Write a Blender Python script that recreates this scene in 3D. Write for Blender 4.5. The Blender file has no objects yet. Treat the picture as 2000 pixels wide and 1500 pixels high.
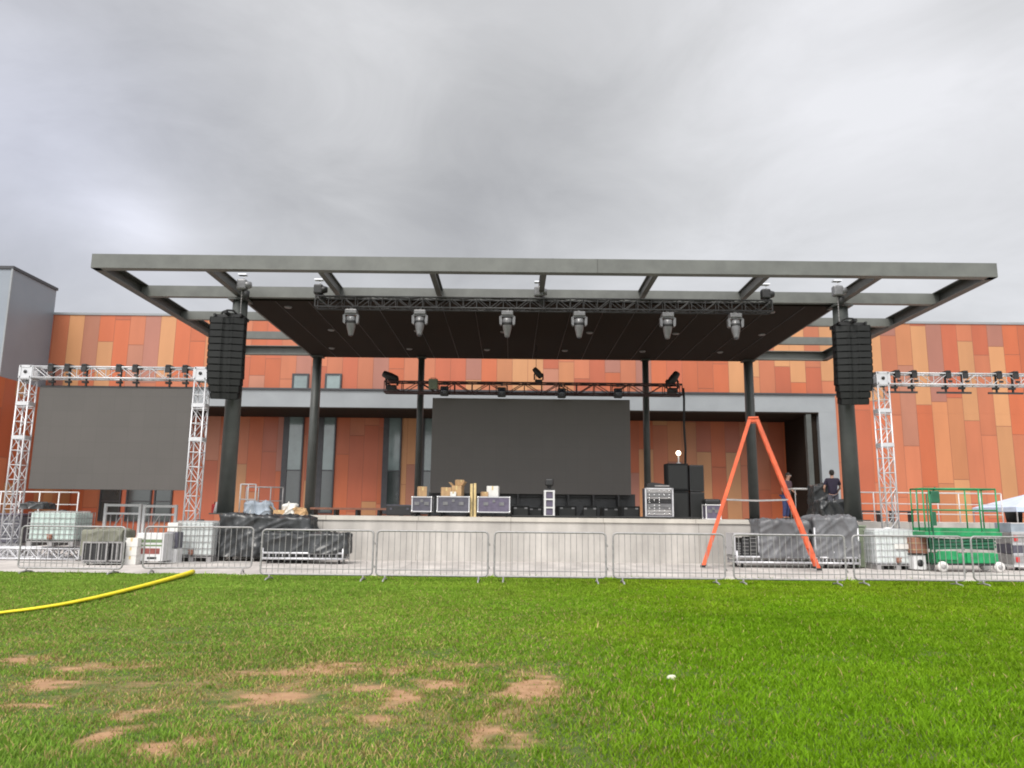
import bpy, bmesh, math, random
import numpy as np
from mathutils import Vector, Matrix, noise as mnoise

random.seed(7)
rng = np.random.default_rng(11)
scene = bpy.context.scene
COL = scene.collection
R = math.radians

# ------------------------------------------------------------------ camera
EYE = 1.45
F = 1500.0                       # focal length in photo pixels (photo 2000 x 1500)
PITCH = math.atan(258.0 / 1500.0)
ROLL = R(0.6)
cam_d = bpy.data.cameras.new('camera')
cam_d.sensor_width = 36.0
cam_d.lens = F / 2000.0 * 36.0
cam_d.clip_end = 2000
cam_d.clip_start = 0.1
cam = bpy.data.objects.new('camera', cam_d)
COL.objects.link(cam)
CAMM = Matrix.Translation((0, 0, EYE)) @ Matrix.Rotation(R(90) + PITCH, 4, 'X') @ Matrix.Rotation(ROLL, 4, 'Z')
cam.matrix_world = CAMM
scene.camera = cam
CR = CAMM.to_3x3()


def at(px, py, Y):
    """point seen at photo pixel (px, py) at distance Y in front of the camera"""
    d = CR @ Vector((px - 1000.0, 750.0 - py, -F))
    return Vector((0, 0, EYE)) + d * (Y / d.y)


def gnd(px, py, z=0.0):
    d = CR @ Vector((px - 1000.0, 750.0 - py, -F))
    return Vector((0, 0, EYE)) + d * ((z - EYE) / d.z)


def atx(px, Y, py=900):
    return at(px, py, Y).x


# ------------------------------------------------------------------ materials
def mat(name, col, rough=0.6, metal=0.0, var=0.15, scale=6.0, bump=0.0, bscale=40.0, spec=0.5, tint=None, detail=5.0):
    m = bpy.data.materials.new(name)
    m.use_nodes = True
    nt = m.node_tree
    b = nt.nodes['Principled BSDF']
    b.inputs['Roughness'].default_value = rough
    b.inputs['Metallic'].default_value = metal
    b.inputs['Specular IOR Level'].default_value = spec
    tc = nt.nodes.new('ShaderNodeTexCoord')
    n = nt.nodes.new('ShaderNodeTexNoise')
    n.inputs['Scale'].default_value = scale
    n.inputs['Detail'].default_value = detail
    n.inputs['Roughness'].default_value = 0.6
    nt.links.new(tc.outputs['Object'], n.inputs['Vector'])
    cr = nt.nodes.new('ShaderNodeValToRGB')
    a = [max(0, c * (1 - var)) for c in col]
    c2 = tint if tint else [min(1, c * (1 + var)) for c in col]
    cr.color_ramp.elements[0].position = 0.3
    cr.color_ramp.elements[1].position = 0.7
    cr.color_ramp.elements[0].color = (*a, 1)
    cr.color_ramp.elements[1].color = (*c2, 1)
    nt.links.new(n.outputs['Fac'], cr.inputs['Fac'])
    nt.links.new(cr.outputs['Color'], b.inputs['Base Color'])
    mr = nt.nodes.new('ShaderNodeMapRange')
    mr.inputs['To Min'].default_value = max(0.02, rough - 0.1)
    mr.inputs['To Max'].default_value = min(1, rough + 0.1)
    nt.links.new(n.outputs['Fac'], mr.inputs['Value'])
    nt.links.new(mr.outputs['Result'], b.inputs['Roughness'])
    if bump > 0:
        n2 = nt.nodes.new('ShaderNodeTexNoise')
        n2.inputs['Scale'].default_value = bscale
        n2.inputs['Detail'].default_value = 6
        nt.links.new(tc.outputs['Object'], n2.inputs['Vector'])
        bp = nt.nodes.new('ShaderNodeBump')
        bp.inputs['Strength'].default_value = bump
        bp.inputs['Distance'].default_value = 0.02
        nt.links.new(n2.outputs['Fac'], bp.inputs['Height'])
        nt.links.new(bp.outputs['Normal'], b.inputs['Normal'])
    return m


M = {}
M['fascia'] = mat('painted_steel_grey', (0.118, 0.123, 0.114), 0.5, 0, 0.2, 1.5)
M['beam'] = mat('painted_steel_shaded', (0.075, 0.075, 0.07), 0.55, 0, 0.2, 2)  # canopy steel with the shade of the joist undersides put into its colour
M['column'] = mat('column_paint', (0.066, 0.072, 0.068), 0.5, 0, 0.15, 2)
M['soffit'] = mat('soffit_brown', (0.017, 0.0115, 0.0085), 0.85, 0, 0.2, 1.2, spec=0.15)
M['alu'] = mat('aluminium', (0.56, 0.56, 0.58), 0.38, 0.35, 0.08, 8)
M['galv'] = mat('galvanised_steel', (0.31, 0.30, 0.30), 0.5, 0.3, 0.2, 12)
M['blacktruss'] = mat('black_truss', (0.035, 0.035, 0.036), 0.5, 0.1, 0.25, 8)
M['redtruss'] = mat('dark_red_truss', (0.05, 0.022, 0.022), 0.5, 0.1, 0.25, 8)
M['black'] = mat('black_plastic', (0.018, 0.018, 0.019), 0.5, 0, 0.3, 8)
M['blackwood'] = mat('black_textured_cabinet', (0.005, 0.0055, 0.006), 0.8, 0, 0.3, 20, 0.2, 150, spec=0.3)
M['grille'] = mat('steel_grille', (0.010, 0.011, 0.011), 0.6, 0.1, 0.35, 60)
M['silver'] = mat('silver_grey_plastic', (0.16, 0.16, 0.165), 0.35, 0.2, 0.2, 10)
M['lens'] = mat('glass_lens', (0.03, 0.035, 0.05), 0.08, 0, 0.2, 10, spec=0.8)
M['chrome'] = mat('chrome', (0.75, 0.75, 0.76), 0.2, 0.9, 0.1, 10)
M['rubber'] = mat('rubber', (0.02, 0.02, 0.02), 0.8, 0, 0.3, 20)
M['tarp_black'] = mat('black_tarp', (0.03, 0.032, 0.034), 0.33, 0, 0.35, 3, 0.35, 9)
M['tarp_grey'] = mat('grey_tarp', (0.125, 0.127, 0.135), 0.42, 0, 0.25, 3, 0.35, 9)
M['tank'] = mat('translucent_tank_plastic', (0.56, 0.60, 0.59), 0.35, 0, 0.06, 2.5)
M['tankgreen'] = mat('translucent_tank_plastic_green', (0.48, 0.58, 0.545), 0.35, 0, 0.1, 2.0)
M['white'] = mat('white_paint', (0.58, 0.58, 0.58), 0.45, 0, 0.08, 6)
M['wood'] = mat('pallet_wood', (0.34, 0.24, 0.14), 0.8, 0, 0.25, 9)
M['card'] = mat('cardboard', (0.42, 0.27, 0.14), 0.85, 0, 0.2, 5)
M['paper'] = mat('white_paper', (0.62, 0.61, 0.58), 0.7, 0, 0.08, 6)
M['case'] = mat('case_laminate', (0.075, 0.072, 0.095), 0.45, 0, 0.2, 8)
M['casepurple'] = mat('case_laminate_purple', (0.10, 0.085, 0.13), 0.45, 0, 0.2, 8)
M['green'] = mat('green_lift_paint', (0.011, 0.225, 0.078), 0.42, 0, 0.35, 4)
M['greendark'] = mat('dark_green_paint', (0.012, 0.10, 0.05), 0.5, 0, 0.25, 4)
M['wheelwhite'] = mat('white_wheel', (0.62, 0.6, 0.58), 0.55, 0, 0.12, 8)
M['orange'] = mat('orange_fibreglass', (0.60, 0.10, 0.034), 0.5, 0, 0.32, 2.5)
M['yellow'] = mat('yellow_hose', (0.80, 0.66, 0.02), 0.5, 0, 0.12, 4, 0.2, 30)
M['olive'] = mat('olive_plastic', (0.16, 0.19, 0.13), 0.6, 0, 0.2, 5)
M['brownbox'] = mat('brown_box', (0.26, 0.12, 0.08), 0.7, 0, 0.2, 5)
M['red'] = mat('red_plastic', (0.55, 0.03, 0.03), 0.5, 0, 0.15, 6)
M['bluegrey'] = mat('blue_grey_tarp', (0.27, 0.31, 0.36), 0.55, 0, 0.2, 4)
M['tent'] = mat('pale_blue_canvas', (0.46, 0.53, 0.66), 0.7, 0, 0.08, 3)
M['greytower'] = mat('grey_metal_cladding', (0.22, 0.245, 0.28), 0.45, 0.15, 0.06, 0.6)
M['band'] = mat('light_grey_cladding', (0.245, 0.262, 0.277), 0.45, 0.05, 0.08, 0.7)
M['frame'] = mat('dark_window_frame', (0.045, 0.045, 0.05), 0.4, 0.2, 0.2, 4)
M['roofgrey'] = mat('roof_membrane', (0.3, 0.3, 0.3), 0.8, 0, 0.15, 1)
M['skin'] = mat('skin', (0.42, 0.24, 0.17), 0.55, 0, 0.08, 10)
M['hair'] = mat('dark_hair', (0.02, 0.015, 0.012), 0.6, 0, 0.3, 30)
M['navy'] = mat('navy_shirt', (0.022, 0.015, 0.035), 0.8, 0, 0.25, 12)
M['maroon'] = mat('dark_shirt', (0.10, 0.06, 0.075), 0.8, 0, 0.25, 12)
M['jeans'] = mat('grey_jeans', (0.13, 0.13, 0.16), 0.85, 0, 0.25, 12)
M['bluejeans'] = mat('blue_jeans', (0.045, 0.06, 0.16), 0.85, 0, 0.25, 12)
M['shoe'] = mat('dark_shoe', (0.03, 0.03, 0.03), 0.6, 0, 0.2, 12)
M['tape'] = mat('yellow_wood', (0.55, 0.42, 0.2), 0.7, 0, 0.2, 9)
M['signgreen'] = mat('green_print', (0.13, 0.19, 0.09), 0.5, 0, 0.2, 4)
M['signred'] = mat('brown_red_print', (0.22, 0.06, 0.05), 0.5, 0, 0.25, 5)
M['stone'] = mat('pale_stone', (0.6, 0.58, 0.45), 0.8, 0, 0.15, 20)


def concrete(name, col, joint=None, stain=0.35):
    m = mat(name, col, 0.85, 0, 0.12, 1.1, 0.15, 60, detail=9)
    nt = m.node_tree
    b = nt.nodes['Principled BSDF']
    src = b.inputs['Base Color'].links[0].from_socket
    tc = [n for n in nt.nodes if n.type == 'TEX_COORD'][0]
    mp = nt.nodes.new('ShaderNodeMapping')
    mp.inputs['Scale'].default_value = (1.6, 0.6, 0.35)
    nt.links.new(tc.outputs['Object'], mp.inputs['Vector'])
    n = nt.nodes.new('ShaderNodeTexNoise')
    n.inputs['Scale'].default_value = 1.0
    n.inputs['Detail'].default_value = 8
    nt.links.new(mp.outputs['Vector'], n.inputs['Vector'])
    mr = nt.nodes.new('ShaderNodeMapRange')
    mr.inputs['From Min'].default_value = 0.35
    mr.inputs['From Max'].default_value = 0.7
    mr.inputs['To Min'].default_value = 1.0 - stain
    mr.inputs['To Max'].default_value = 1.08
    nt.links.new(n.outputs['Fac'], mr.inputs['Value'])
    mx = nt.nodes.new('ShaderNodeMix')
    mx.data_type = 'RGBA'
    mx.blend_type = 'MULTIPLY'
    mx.inputs[0].default_value = 1.0
    nt.links.new(src, mx.inputs[6])
    nt.links.new(mr.outputs['Result'], mx.inputs[7])
    out = mx.outputs[2]
    if joint:
        sx = nt.nodes.new('ShaderNodeSeparateXYZ')
        nt.links.new(tc.outputs['Object'], sx.inputs[0])
        f = None
        for ax, step in zip('XYZ', joint):
            if not step:
                continue
            d = nt.nodes.new('ShaderNodeMath'); d.operation = 'DIVIDE'
            d.inputs[1].default_value = step
            nt.links.new(sx.outputs[ax], d.inputs[0])
            fr = nt.nodes.new('ShaderNodeMath'); fr.operation = 'FRACT'
            nt.links.new(d.outputs[0], fr.inputs[0])
            lt = nt.nodes.new('ShaderNodeMath'); lt.operation = 'LESS_THAN'
            lt.inputs[1].default_value = 0.018 / step
            nt.links.new(fr.outputs[0], lt.inputs[0])
            if f is None:
                f = lt
            else:
                mm = nt.nodes.new('ShaderNodeMath'); mm.operation = 'MAXIMUM'
                nt.links.new(f.outputs[0], mm.inputs[0]); nt.links.new(lt.outputs[0], mm.inputs[1]); f = mm
        m2 = nt.nodes.new('ShaderNodeMix'); m2.data_type = 'RGBA'
        nt.links.new(f.outputs[0], m2.inputs[0])
        nt.links.new(out, m2.inputs[6])
        m2.inputs[7].default_value = (col[0] * .45, col[1] * .44, col[2] * .42, 1)
        out = m2.outputs[2]
    nt.links.new(out, b.inputs['Base Color'])
    return m


M['concrete'] = concrete('cast_concrete', (0.45, 0.425, 0.395), (3.05, 0, 0), 0.24)
M['apron'] = concrete('apron_concrete', (0.47, 0.435, 0.41), (3.0, 3.0, 0), 0.25)
M['kerb'] = concrete('kerb_concrete', (0.50, 0.47, 0.42), (3.0, 0, 0), 0.15)


def cladding(name, dark=1.0):
    """vertical rain-screen panels: colour drawn per panel from four paints"""
    m = bpy.data.materials.new(name)
    m.use_nodes = True
    nt = m.node_tree
    N, L = nt.nodes.new, nt.links.new
    b = nt.nodes['Principled BSDF']

    def math_(op, a, c=None):
        n = N('ShaderNodeMath'); n.operation = op
        for i, v in enumerate((a, c)):
            if v is None:
                continue
            if isinstance(v, (int, float)):
                n.inputs[i].default_value = v
            else:
                L(v, n.inputs[i])
        return n.outputs[0]
    tc = N('ShaderNodeTexCoord')
    s = N('ShaderNodeSeparateXYZ'); L(tc.outputs['Object'], s.inputs[0])
    u = math_('DIVIDE', math_('ADD', s.outputs['X'], math_('MULTIPLY', s.outputs['Y'], 1.0)), 0.88)
    col = math_('FLOOR', u)
    fu = math_('FRACT', u)
    w1 = N('ShaderNodeTexWhiteNoise'); w1.noise_dimensions = '1D'; L(col, w1.inputs['W'])
    v = math_('DIVIDE', math_('ADD', s.outputs['Z'], math_('MULTIPLY', w1.outputs['Value'], 4.6)), 4.6)
    row = math_('FLOOR', v)
    fv = math_('FRACT', v)
    cb = N('ShaderNodeCombineXYZ'); L(col, cb.inputs[0]); L(row, cb.inputs[1])
    w2 = N('ShaderNodeTexWhiteNoise'); w2.noise_dimensions = '2D'; L(cb.outputs[0], w2.inputs['Vector'])
    cr = N('ShaderNodeValToRGB'); cr.color_ramp.interpolation = 'CONSTANT'
    pal = [(0.0, (0.57, 0.140, 0.052)), (0.28, (0.57, 0.180, 0.084)), (0.50, (0.60, 0.285, 0.125)), (0.61, (0.53, 0.130, 0.058)),
           (0.80, (0.43, 0.175, 0.125)), (0.89, (0.58, 0.225, 0.095)), (0.95, (0.48, 0.195, 0.12))]
    e = cr.color_ramp.elements
    e[0].position = pal[0][0]; e[0].color = (*pal[0][1], 1)
    e[1].position = pal[1][0]; e[1].color = (*pal[1][1], 1)
    for p, c in pal[2:]:
        q = e.new(p); q.color = (*c, 1)
    L(w2.outputs['Value'], cr.inputs['Fac'])
    n = N('ShaderNodeTexNoise'); n.inputs['Scale'].default_value = 0.8; n.inputs['Detail'].default_value = 7
    mp = N('ShaderNodeMapping'); mp.inputs['Scale'].default_value = (1.5, 1.5, 0.4); L(tc.outputs['Object'], mp.inputs['Vector'])
    L(mp.outputs['Vector'], n.inputs['Vector'])
    mr = N('ShaderNodeMapRange'); mr.inputs['To Min'].default_value = 0.60 * dark; mr.inputs['To Max'].default_value = 0.86 * dark
    L(n.outputs['Fac'], mr.inputs['Value'])
    mx = N('ShaderNodeMix'); mx.data_type = 'RGBA'; mx.blend_type = 'MULTIPLY'; mx.inputs[0].default_value = 1
    L(cr.outputs['Color'], mx.inputs[6]); L(mr.outputs['Result'], mx.inputs[7])
    gap = math_('MAXIMUM', math_('LESS_THAN', fu, 0.022), math_('LESS_THAN', fv, 0.006))
    m2 = N('ShaderNodeMix'); m2.data_type = 'RGBA'; L(gap, m2.inputs[0]); L(mx.outputs[2], m2.inputs[6])
    m2.inputs[7].default_value = (0.26, 0.09, 0.05, 1)
    w3 = N('ShaderNodeTexWhiteNoise'); w3.noise_dimensions = '3D'
    cb3 = N('ShaderNodeCombineXYZ'); L(col, cb3.inputs[0]); L(row, cb3.inputs[1]); cb3.inputs[2].default_value = 5.5
    L(cb3.outputs[0], w3.inputs['Vector'])
    m3 = N('ShaderNodeMix'); m3.data_type = 'RGBA'; m3.blend_type = 'MULTIPLY'; m3.inputs[0].default_value = 1
    L(m2.outputs[2], m3.inputs[6]); L(math_('ADD', math_('MULTIPLY', w3.outputs['Value'], 0.22), 0.88), m3.inputs[7])
    L(m3.outputs[2], b.inputs['Base Color'])
    L(math_('ADD', math_('MULTIPLY', w3.outputs['Value'], 0.15), 0.38), b.inputs['Roughness'])
    bp = N('ShaderNodeBump'); bp.inputs['Strength'].default_value = 0.8; bp.inputs['Distance'].default_value = 0.02; bp.invert = True
    L(gap, bp.inputs['Height']); L(bp.outputs['Normal'], b.inputs['Normal'])
    return m


M['clad'] = cladding('orange_panel_cladding')


def led_mat(name, col):
    """LED wall: tiles with faint seams"""
    m = mat(name, col, 0.5, 0, 0.05, 0.8)
    nt = m.node_tree; N, L = nt.nodes.new, nt.links.new
    b = nt.nodes['Principled BSDF']
    src = b.inputs['Base Color'].links[0].from_socket
    tc = [n for n in nt.nodes if n.type == 'TEX_COORD'][0]
    s = N('ShaderNodeSeparateXYZ'); L(tc.outputs['Object'], s.inputs[0])
    cb = N('ShaderNodeCombineXYZ'); L(s.outputs['X'], cb.inputs[0]); L(s.outputs['Z'], cb.inputs[1])
    br = N('ShaderNodeTexBrick'); br.offset = 0.0
    br.inputs['Scale'].default_value = 1.0
    br.inputs['Brick Width'].default_value = 0.5
    br.inputs['Row Height'].default_value = 0.5
    br.inputs['Mortar Size'].default_value = 0.004
    br.inputs['Color1'].default_value = (1, 1, 1, 1)
    br.inputs['Color2'].default_value = (0.955, 0.955, 0.955, 1)
    br.inputs['Mortar'].default_value = (0.8, 0.8, 0.8, 1)
    L(cb.outputs[0], br.inputs['Vector'])
    mx = N('ShaderNodeMix'); mx.data_type = 'RGBA'; mx.blend_type = 'MULTIPLY'; mx.inputs[0].default_value = 1
    L(src, mx.inputs[6]); L(br.outputs['Color'], mx.inputs[7])
    L(mx.outputs[2], b.inputs['Base Color'])
    return m


M['led'] = led_mat('led_tiles', (0.082, 0.074, 0.069))
M['led_rear'] = led_mat('led_tiles_rear', (0.092, 0.083, 0.076))


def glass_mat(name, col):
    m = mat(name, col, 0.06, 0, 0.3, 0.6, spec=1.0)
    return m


M['glass'] = glass_mat('window_glass', (0.03, 0.04, 0.04))
M['glass_reflect'] = glass_mat('window_glass_painted_reflection', (0.15, 0.20, 0.20))  # pale greenish reflection painted into the glass colour


def emis(name, col, s):
    m = mat(name, col, 0.5)
    b = m.node_tree.nodes['Principled BSDF']
    b.inputs['Emission Color'].default_value = (*col, 1)
    b.inputs['Emission Strength'].default_value = s
    return m


M['lamp'] = emis('lit_lamp', (1.0, 0.86, 0.62), 4.0)

# ------------------------------------------------------------------ mesh builder


class MB:
    def __init__(self):
        self.v, self.f, self.s = [], [], []
        self.M = Matrix.Identity(4)

    def add(self, verts, faces, smooth=False):
        o = len(self.v)
        self.v += [tuple(self.M @ Vector(p)) for p in verts]
        self.f += [tuple(i + o for i in f) for f in faces]
        self.s += [smooth] * len(faces)
        return self

    def box(self, c, s, rz=0.0, bev=0.0):
        x, y, z = s[0] / 2, s[1] / 2, s[2] / 2
        rm = Matrix.Rotation(rz, 3, 'Z')
        if bev > 0:
            bm = bmesh.new()
            bmesh.ops.create_cube(bm, size=1.0)
            for v in bm.verts:
                v.co = Vector((v.co.x * s[0], v.co.y * s[1], v.co.z * s[2]))
            bmesh.ops.bevel(bm, geom=list(bm.edges), offset=bev, segments=2, profile=0.5, affect='EDGES')
            bm.verts.index_update()
            vs = [rm @ v.co + Vector(c) for v in bm.verts]
            fs = [[v.index for v in f.verts] for f in bm.faces]
            bm.free()
            return self.add(vs, fs)
        vs = [rm @ Vector((i * x, j * y, k * z)) + Vector(c) for k in (-1, 1) for j in (-1, 1) for i in (-1, 1)]
        return self.add(vs, [(0, 2, 3, 1), (4, 5, 7, 6), (0, 1, 5, 4), (2, 6, 7, 3), (0, 4, 6, 2), (1, 3, 7, 5)])

    def span(self, a, b, bev=0.0):
        a, b = Vector(a), Vector(b)
        return self.box((a + b) / 2, [abs(t) for t in (b - a)], 0, bev)

    def bar(self, p, q, w, h=None, up=(0, 0, 1)):
        h = h or w
        p, q = Vector(p), Vector(q)
        d = (q - p).normalized()
        upv = Vector(up)
        if abs(d.dot(upv)) > 0.98:
            upv = Vector((0, 1, 0))
        sx = d.cross(upv).normalized()
        sz = sx.cross(d).normalized()
        vs = []
        for c in (p, q):
            for a, b in ((-1, -1), (1, -1), (1, 1), (-1, 1)):
                vs.append(c + sx * (a * w / 2) + sz * (b * h / 2))
        return self.add(vs, [(3, 2, 1, 0), (4, 5, 6, 7), (0, 1, 5, 4), (1, 2, 6, 5), (2, 3, 7, 6), (3, 0, 4, 7)])

    def tube(self, pts, r, n=6, caps=True, rr=None):
        pts = [Vector(p) for p in pts]
        vs, fs = [], []
        prev = None
        for i, p in enumerate(pts):
            if i == 0:
                d = pts[1] - p
            elif i == len(pts) - 1:
                d = p - pts[i - 1]
            else:
                d = (pts[i + 1] - p).normalized() + (p - pts[i - 1]).normalized()
            d.normalize()
            if prev is None:
                a = Vector((0, 0, 1)) if abs(d.z) < 0.9 else Vector((1, 0, 0))
                sx = d.cross(a).normalized()
            else:
                sx = (prev - d * prev.dot(d)).normalized()
            prev = sx
            sy = d.cross(sx)
            ri = rr[i] if rr else r
            for k in range(n):
                t = 2 * math.pi * k / n
                vs.append(p + sx * (ri * math.cos(t)) + sy * (ri * math.sin(t)))
        m = len(pts)
        for i in range(m - 1):
            for k in range(n):
                fs.append((i * n + k, i * n + (k + 1) % n, (i + 1) * n + (k + 1) % n, (i + 1) * n + k))
        self.add(vs, fs, n > 4)
        if caps:
            o = len(self.v) - len(vs)
            self.f += [tuple(o + k for k in reversed(range(n))), tuple(o + (m - 1) * n + k for k in range(n))]
            self.s += [False, False]
        return self

    def lathe(self, prof, c=(0, 0, 0), n=16, axis='Z'):
        vs, fs = [], []
        for r, h in prof:
            for k in range(n):
                t = 2 * math.pi * k / n
                a, b = r * math.cos(t), r * math.sin(t)
                p = (a, b, h) if axis == 'Z' else ((a, h, b) if axis == 'Y' else (h, a, b))
                vs.append(Vector(p) + Vector(c))
        for i in range(len(prof) - 1):
            for k in range(n):
                fs.append((i * n + k, i * n + (k + 1) % n, (i + 1) * n + (k + 1) % n, (i + 1) * n + k))
        fs.append(tuple(reversed(range(n))))
        fs.append(tuple((len(prof) - 1) * n + k for k in range(n)))
        return self.add(vs, fs, True)

    def sphere(self, c, r, n=10, sc=(1, 1, 1)):
        m = max(4, n // 2)
        prof = [(max(1e-4, math.sin(math.pi * i / m)), -math.cos(math.pi * i / m)) for i in range(m + 1)]
        vs, fs = [], []
        for pr, h in prof:
            for k in range(n):
                t = 2 * math.pi * k / n
                vs.append(Vector((pr * math.cos(t) * r * sc[0], pr * math.sin(t) * r * sc[1], h * r * sc[2])) + Vector(c))
        for i in range(m):
            for k in range(n):
                fs.append((i * n + k, i * n + (k + 1) % n, (i + 1) * n + (k + 1) % n, (i + 1) * n + k))
        return self.add(vs, fs, True)

    def prism(self, outline, y0, y1):
        """outline in XZ, extruded along Y"""
        n = len(outline)
        vs = [(x, y0, z) for x, z in outline] + [(x, y1, z) for x, z in outline]
        fs = [tuple(range(n)), tuple(reversed(range(n, 2 * n)))]
        fs += [((i + 1) % n, i, n + i, n + (i + 1) % n) for i in range(n)]
        return self.add(vs, fs)

    def build(self, name, m, parent=None, loc=None):
        me = bpy.data.meshes.new(name)
        me.from_pydata(self.v, [], self.f)
        me.polygons.foreach_set('use_smooth', self.s)
        bm = bmesh.new(); bm.from_mesh(me)
        bmesh.ops.recalc_face_normals(bm, faces=list(bm.faces))
        bm.to_mesh(me); bm.free()
        me.update()
        me.materials.append(m)
        o = bpy.data.objects.new(name, me)
        COL.objects.link(o)
        if parent:
            o.parent = parent
        if loc:
            o.location = loc
        return o


def thing(name, label, cat, loc=(0, 0, 0), rz=0.0, group=None):
    o = bpy.data.objects.new(name, None)
    o.empty_display_size = 0.2
    COL.objects.link(o)
    o.location = loc
    o.rotation_euler = (0, 0, rz)
    return tag(o, label, cat, group)


def tag(o, label, cat, group=None):
    o['label'] = label
    o['category'] = cat
    if group:
        o['group'] = group
    return o


def struct(o, kind='structure'):
    o['kind'] = kind
    return o


CH = {}


def copy_tree(o, parent=None):
    c = o.copy()
    COL.objects.link(c)
    if parent:
        c.parent = parent
    for ch in [x for x in bpy.data.objects if x.parent == o and x != c]:
        copy_tree(ch, c)
    return c


def dup(root, loc, rz=0.0, label=None, group=None, sc=None):
    r = copy_tree(root)
    r.location = loc
    r.rotation_euler = (0, 0, rz)
    if sc:
        r.scale = sc
    if label:
        r['label'] = label
    if group:
        r['group'] = group
    return r


def frame_matrix(p, q, up=(0, 0, 1)):
    p, q = Vector(p), Vector(q)
    d = (q - p).normalized()
    u = Vector(up)
    if abs(d.dot(u)) > 0.98:
        u = Vector((0, 1, 0))
    sy = u.cross(d).normalized()
    sz = d.cross(sy).normalized()
    m = Matrix((d, sy, sz)).transposed().to_4x4()
    m.translation = p
    return m, (q - p).length


def truss_parts(p, q, s, mt, parent, bay=None, rc=0.025, rl=0.011, ends=True):
    """box truss from p to q: chords + end plates, and lacing"""
    m, L = frame_matrix(p, q)
    c = MB(); c.M = m
    h = s / 2
    for a in (-h, h):
        for b in (-h, h):
            c.tube([(0, a, b), (L, a, b)], rc, 8)
    if ends:
        for x in (0.0, L):
            for a in (-h, h):
                c.bar((x, a, -h), (x, a, h), 0.03)
                c.bar((x, -h, a), (x, h, a), 0.03)
    o1 = c.build('chords', mt, parent)
    l = MB(); l.M = m
    n = max(2, round(L / (bay or s)))
    st = L / n
    for i in range(n):
        x0, x1 = i * st, (i + 1) * st
        fl = i % 2
        for a in (-h, h):
            z0, z1 = (-h, h) if fl else (h, -h)
            l.tube([(x0, a, z0), (x1, a, z1)], rl, 5, False)
            l.tube([(x0, z1, a), (x1, z0, a)], rl, 5, False)
            l.tube([(x1, a, -h), (x1, a, h)], rl, 5, False)
            l.tube([(x1, -h, a), (x1, h, a)], rl, 5, False)
    o2 = l.build('lacing', mt, parent)
    return o1, o2


# ------------------------------------------------------------------ ground, lawn, apron
LAWN_END = 18.75
g = MB()
g.add([(-500, -300, -0.06), (500, -300, -0.06), (500, 900, -0.06), (-500, 900, -0.06)], [(0, 1, 2, 3)])
struct(g.build('ground', mat('ground_soil', (0.16, 0.15, 0.09), 0.95, 0, 0.3, 0.2)))

dirt_px = [(40, 1295, 60, 10, .7), (165, 1303, 45, 8, .9), (260, 1300, 55, 7, .55), (95, 1337, 65, 12, .95), (20, 1385, 75, 6, .8),
           (265, 1390, 30, 12, .9), (215, 1440, 36, 26, .95), (310, 1470, 50, 25, .8), (400, 1450, 60, 12, .55), (660, 1305, 60, 13, .9),
           (540, 1357, 55, 22, 1.0), (470, 1380, 45, 7, .8), (520, 1318, 110, 9, .5), (775, 1306, 30, 13, .8), (840, 1338, 45, 12, .8),
           (787, 1368, 38, 18, 1.0), (740, 1412, 50, 13, .95), (1035, 1342, 60, 32, 1.0), (940, 1430, 25, 28, .9), (1025, 1440, 30, 20, .95),
           (620, 1395, 240, 60, .22), (330, 1350, 330, 45, .25), (900, 1390, 160, 60, .2), (500, 1470, 300, 40, .2), (1000, 1395, 30, 12, .5),
           (700, 1345, 70, 8, .5), (120, 1470, 60, 12, .3), (900, 1300, 70, 9, .45)]
DP = []
for cx, cy, rx, ry, s in dirt_px:
    p = gnd(cx, cy)
    ex = abs(gnd(cx + rx, cy).x - p.x)
    ey = 0.5 * abs(gnd(cx, cy - ry).y - gnd(cx, cy + ry).y)
    DP.append((p.x, p.y, ex * (.86 if s > .5 else 1), ey * (.86 if s > .5 else 1), s))


def lattice(n, seed):
    return np.random.default_rng(seed).random((n, n))


def vnoise(x, y, scale, seed):
    t = lattice(128, seed)
    x = x / scale + 1000; y = y / scale + 1000
    xi = np.floor(x).astype(int); yi = np.floor(y).astype(int)
    fx = x - xi; fy = y - yi
    fx = fx * fx * (3 - 2 * fx); fy = fy * fy * (3 - 2 * fy)
    g_ = lambda i, j: t[i % 128, j % 128]
    return (g_(xi, yi) * (1 - fx) + g_(xi + 1, yi) * fx) * (1 - fy) + (g_(xi, yi + 1) * (1 - fx) + g_(xi + 1, yi + 1) * fx) * fy


def fbm(x, y, scale, seed):
    return (vnoise(x, y, scale, seed) + 0.5 * vnoise(x, y, scale / 2, seed + 1) + 0.25 * vnoise(x, y, scale / 4, seed + 2) + 0.125 * vnoise(x, y, scale / 8, seed + 3)) / 1.875


def dirt_at(x, y):
    d = np.zeros_like(x)
    wx = x + (fbm(x, y, 0.35, 3) - .5) * 0.45
    wy = y + (fbm(x, y, 0.45, 9) - .5) * 0.45
    for cx, cy, ex, ey, s in DP:
        q = ((wx - cx) / ex) ** 2 + ((wy - cy) / ey) ** 2
        d = np.maximum(d, s * np.clip(1.05 * np.exp(-q * 0.7), 0, 1))
    return np.clip(d * (-0.35 + 2.6 * fbm(x, y, 0.11, 21)), 0, 1)


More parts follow.
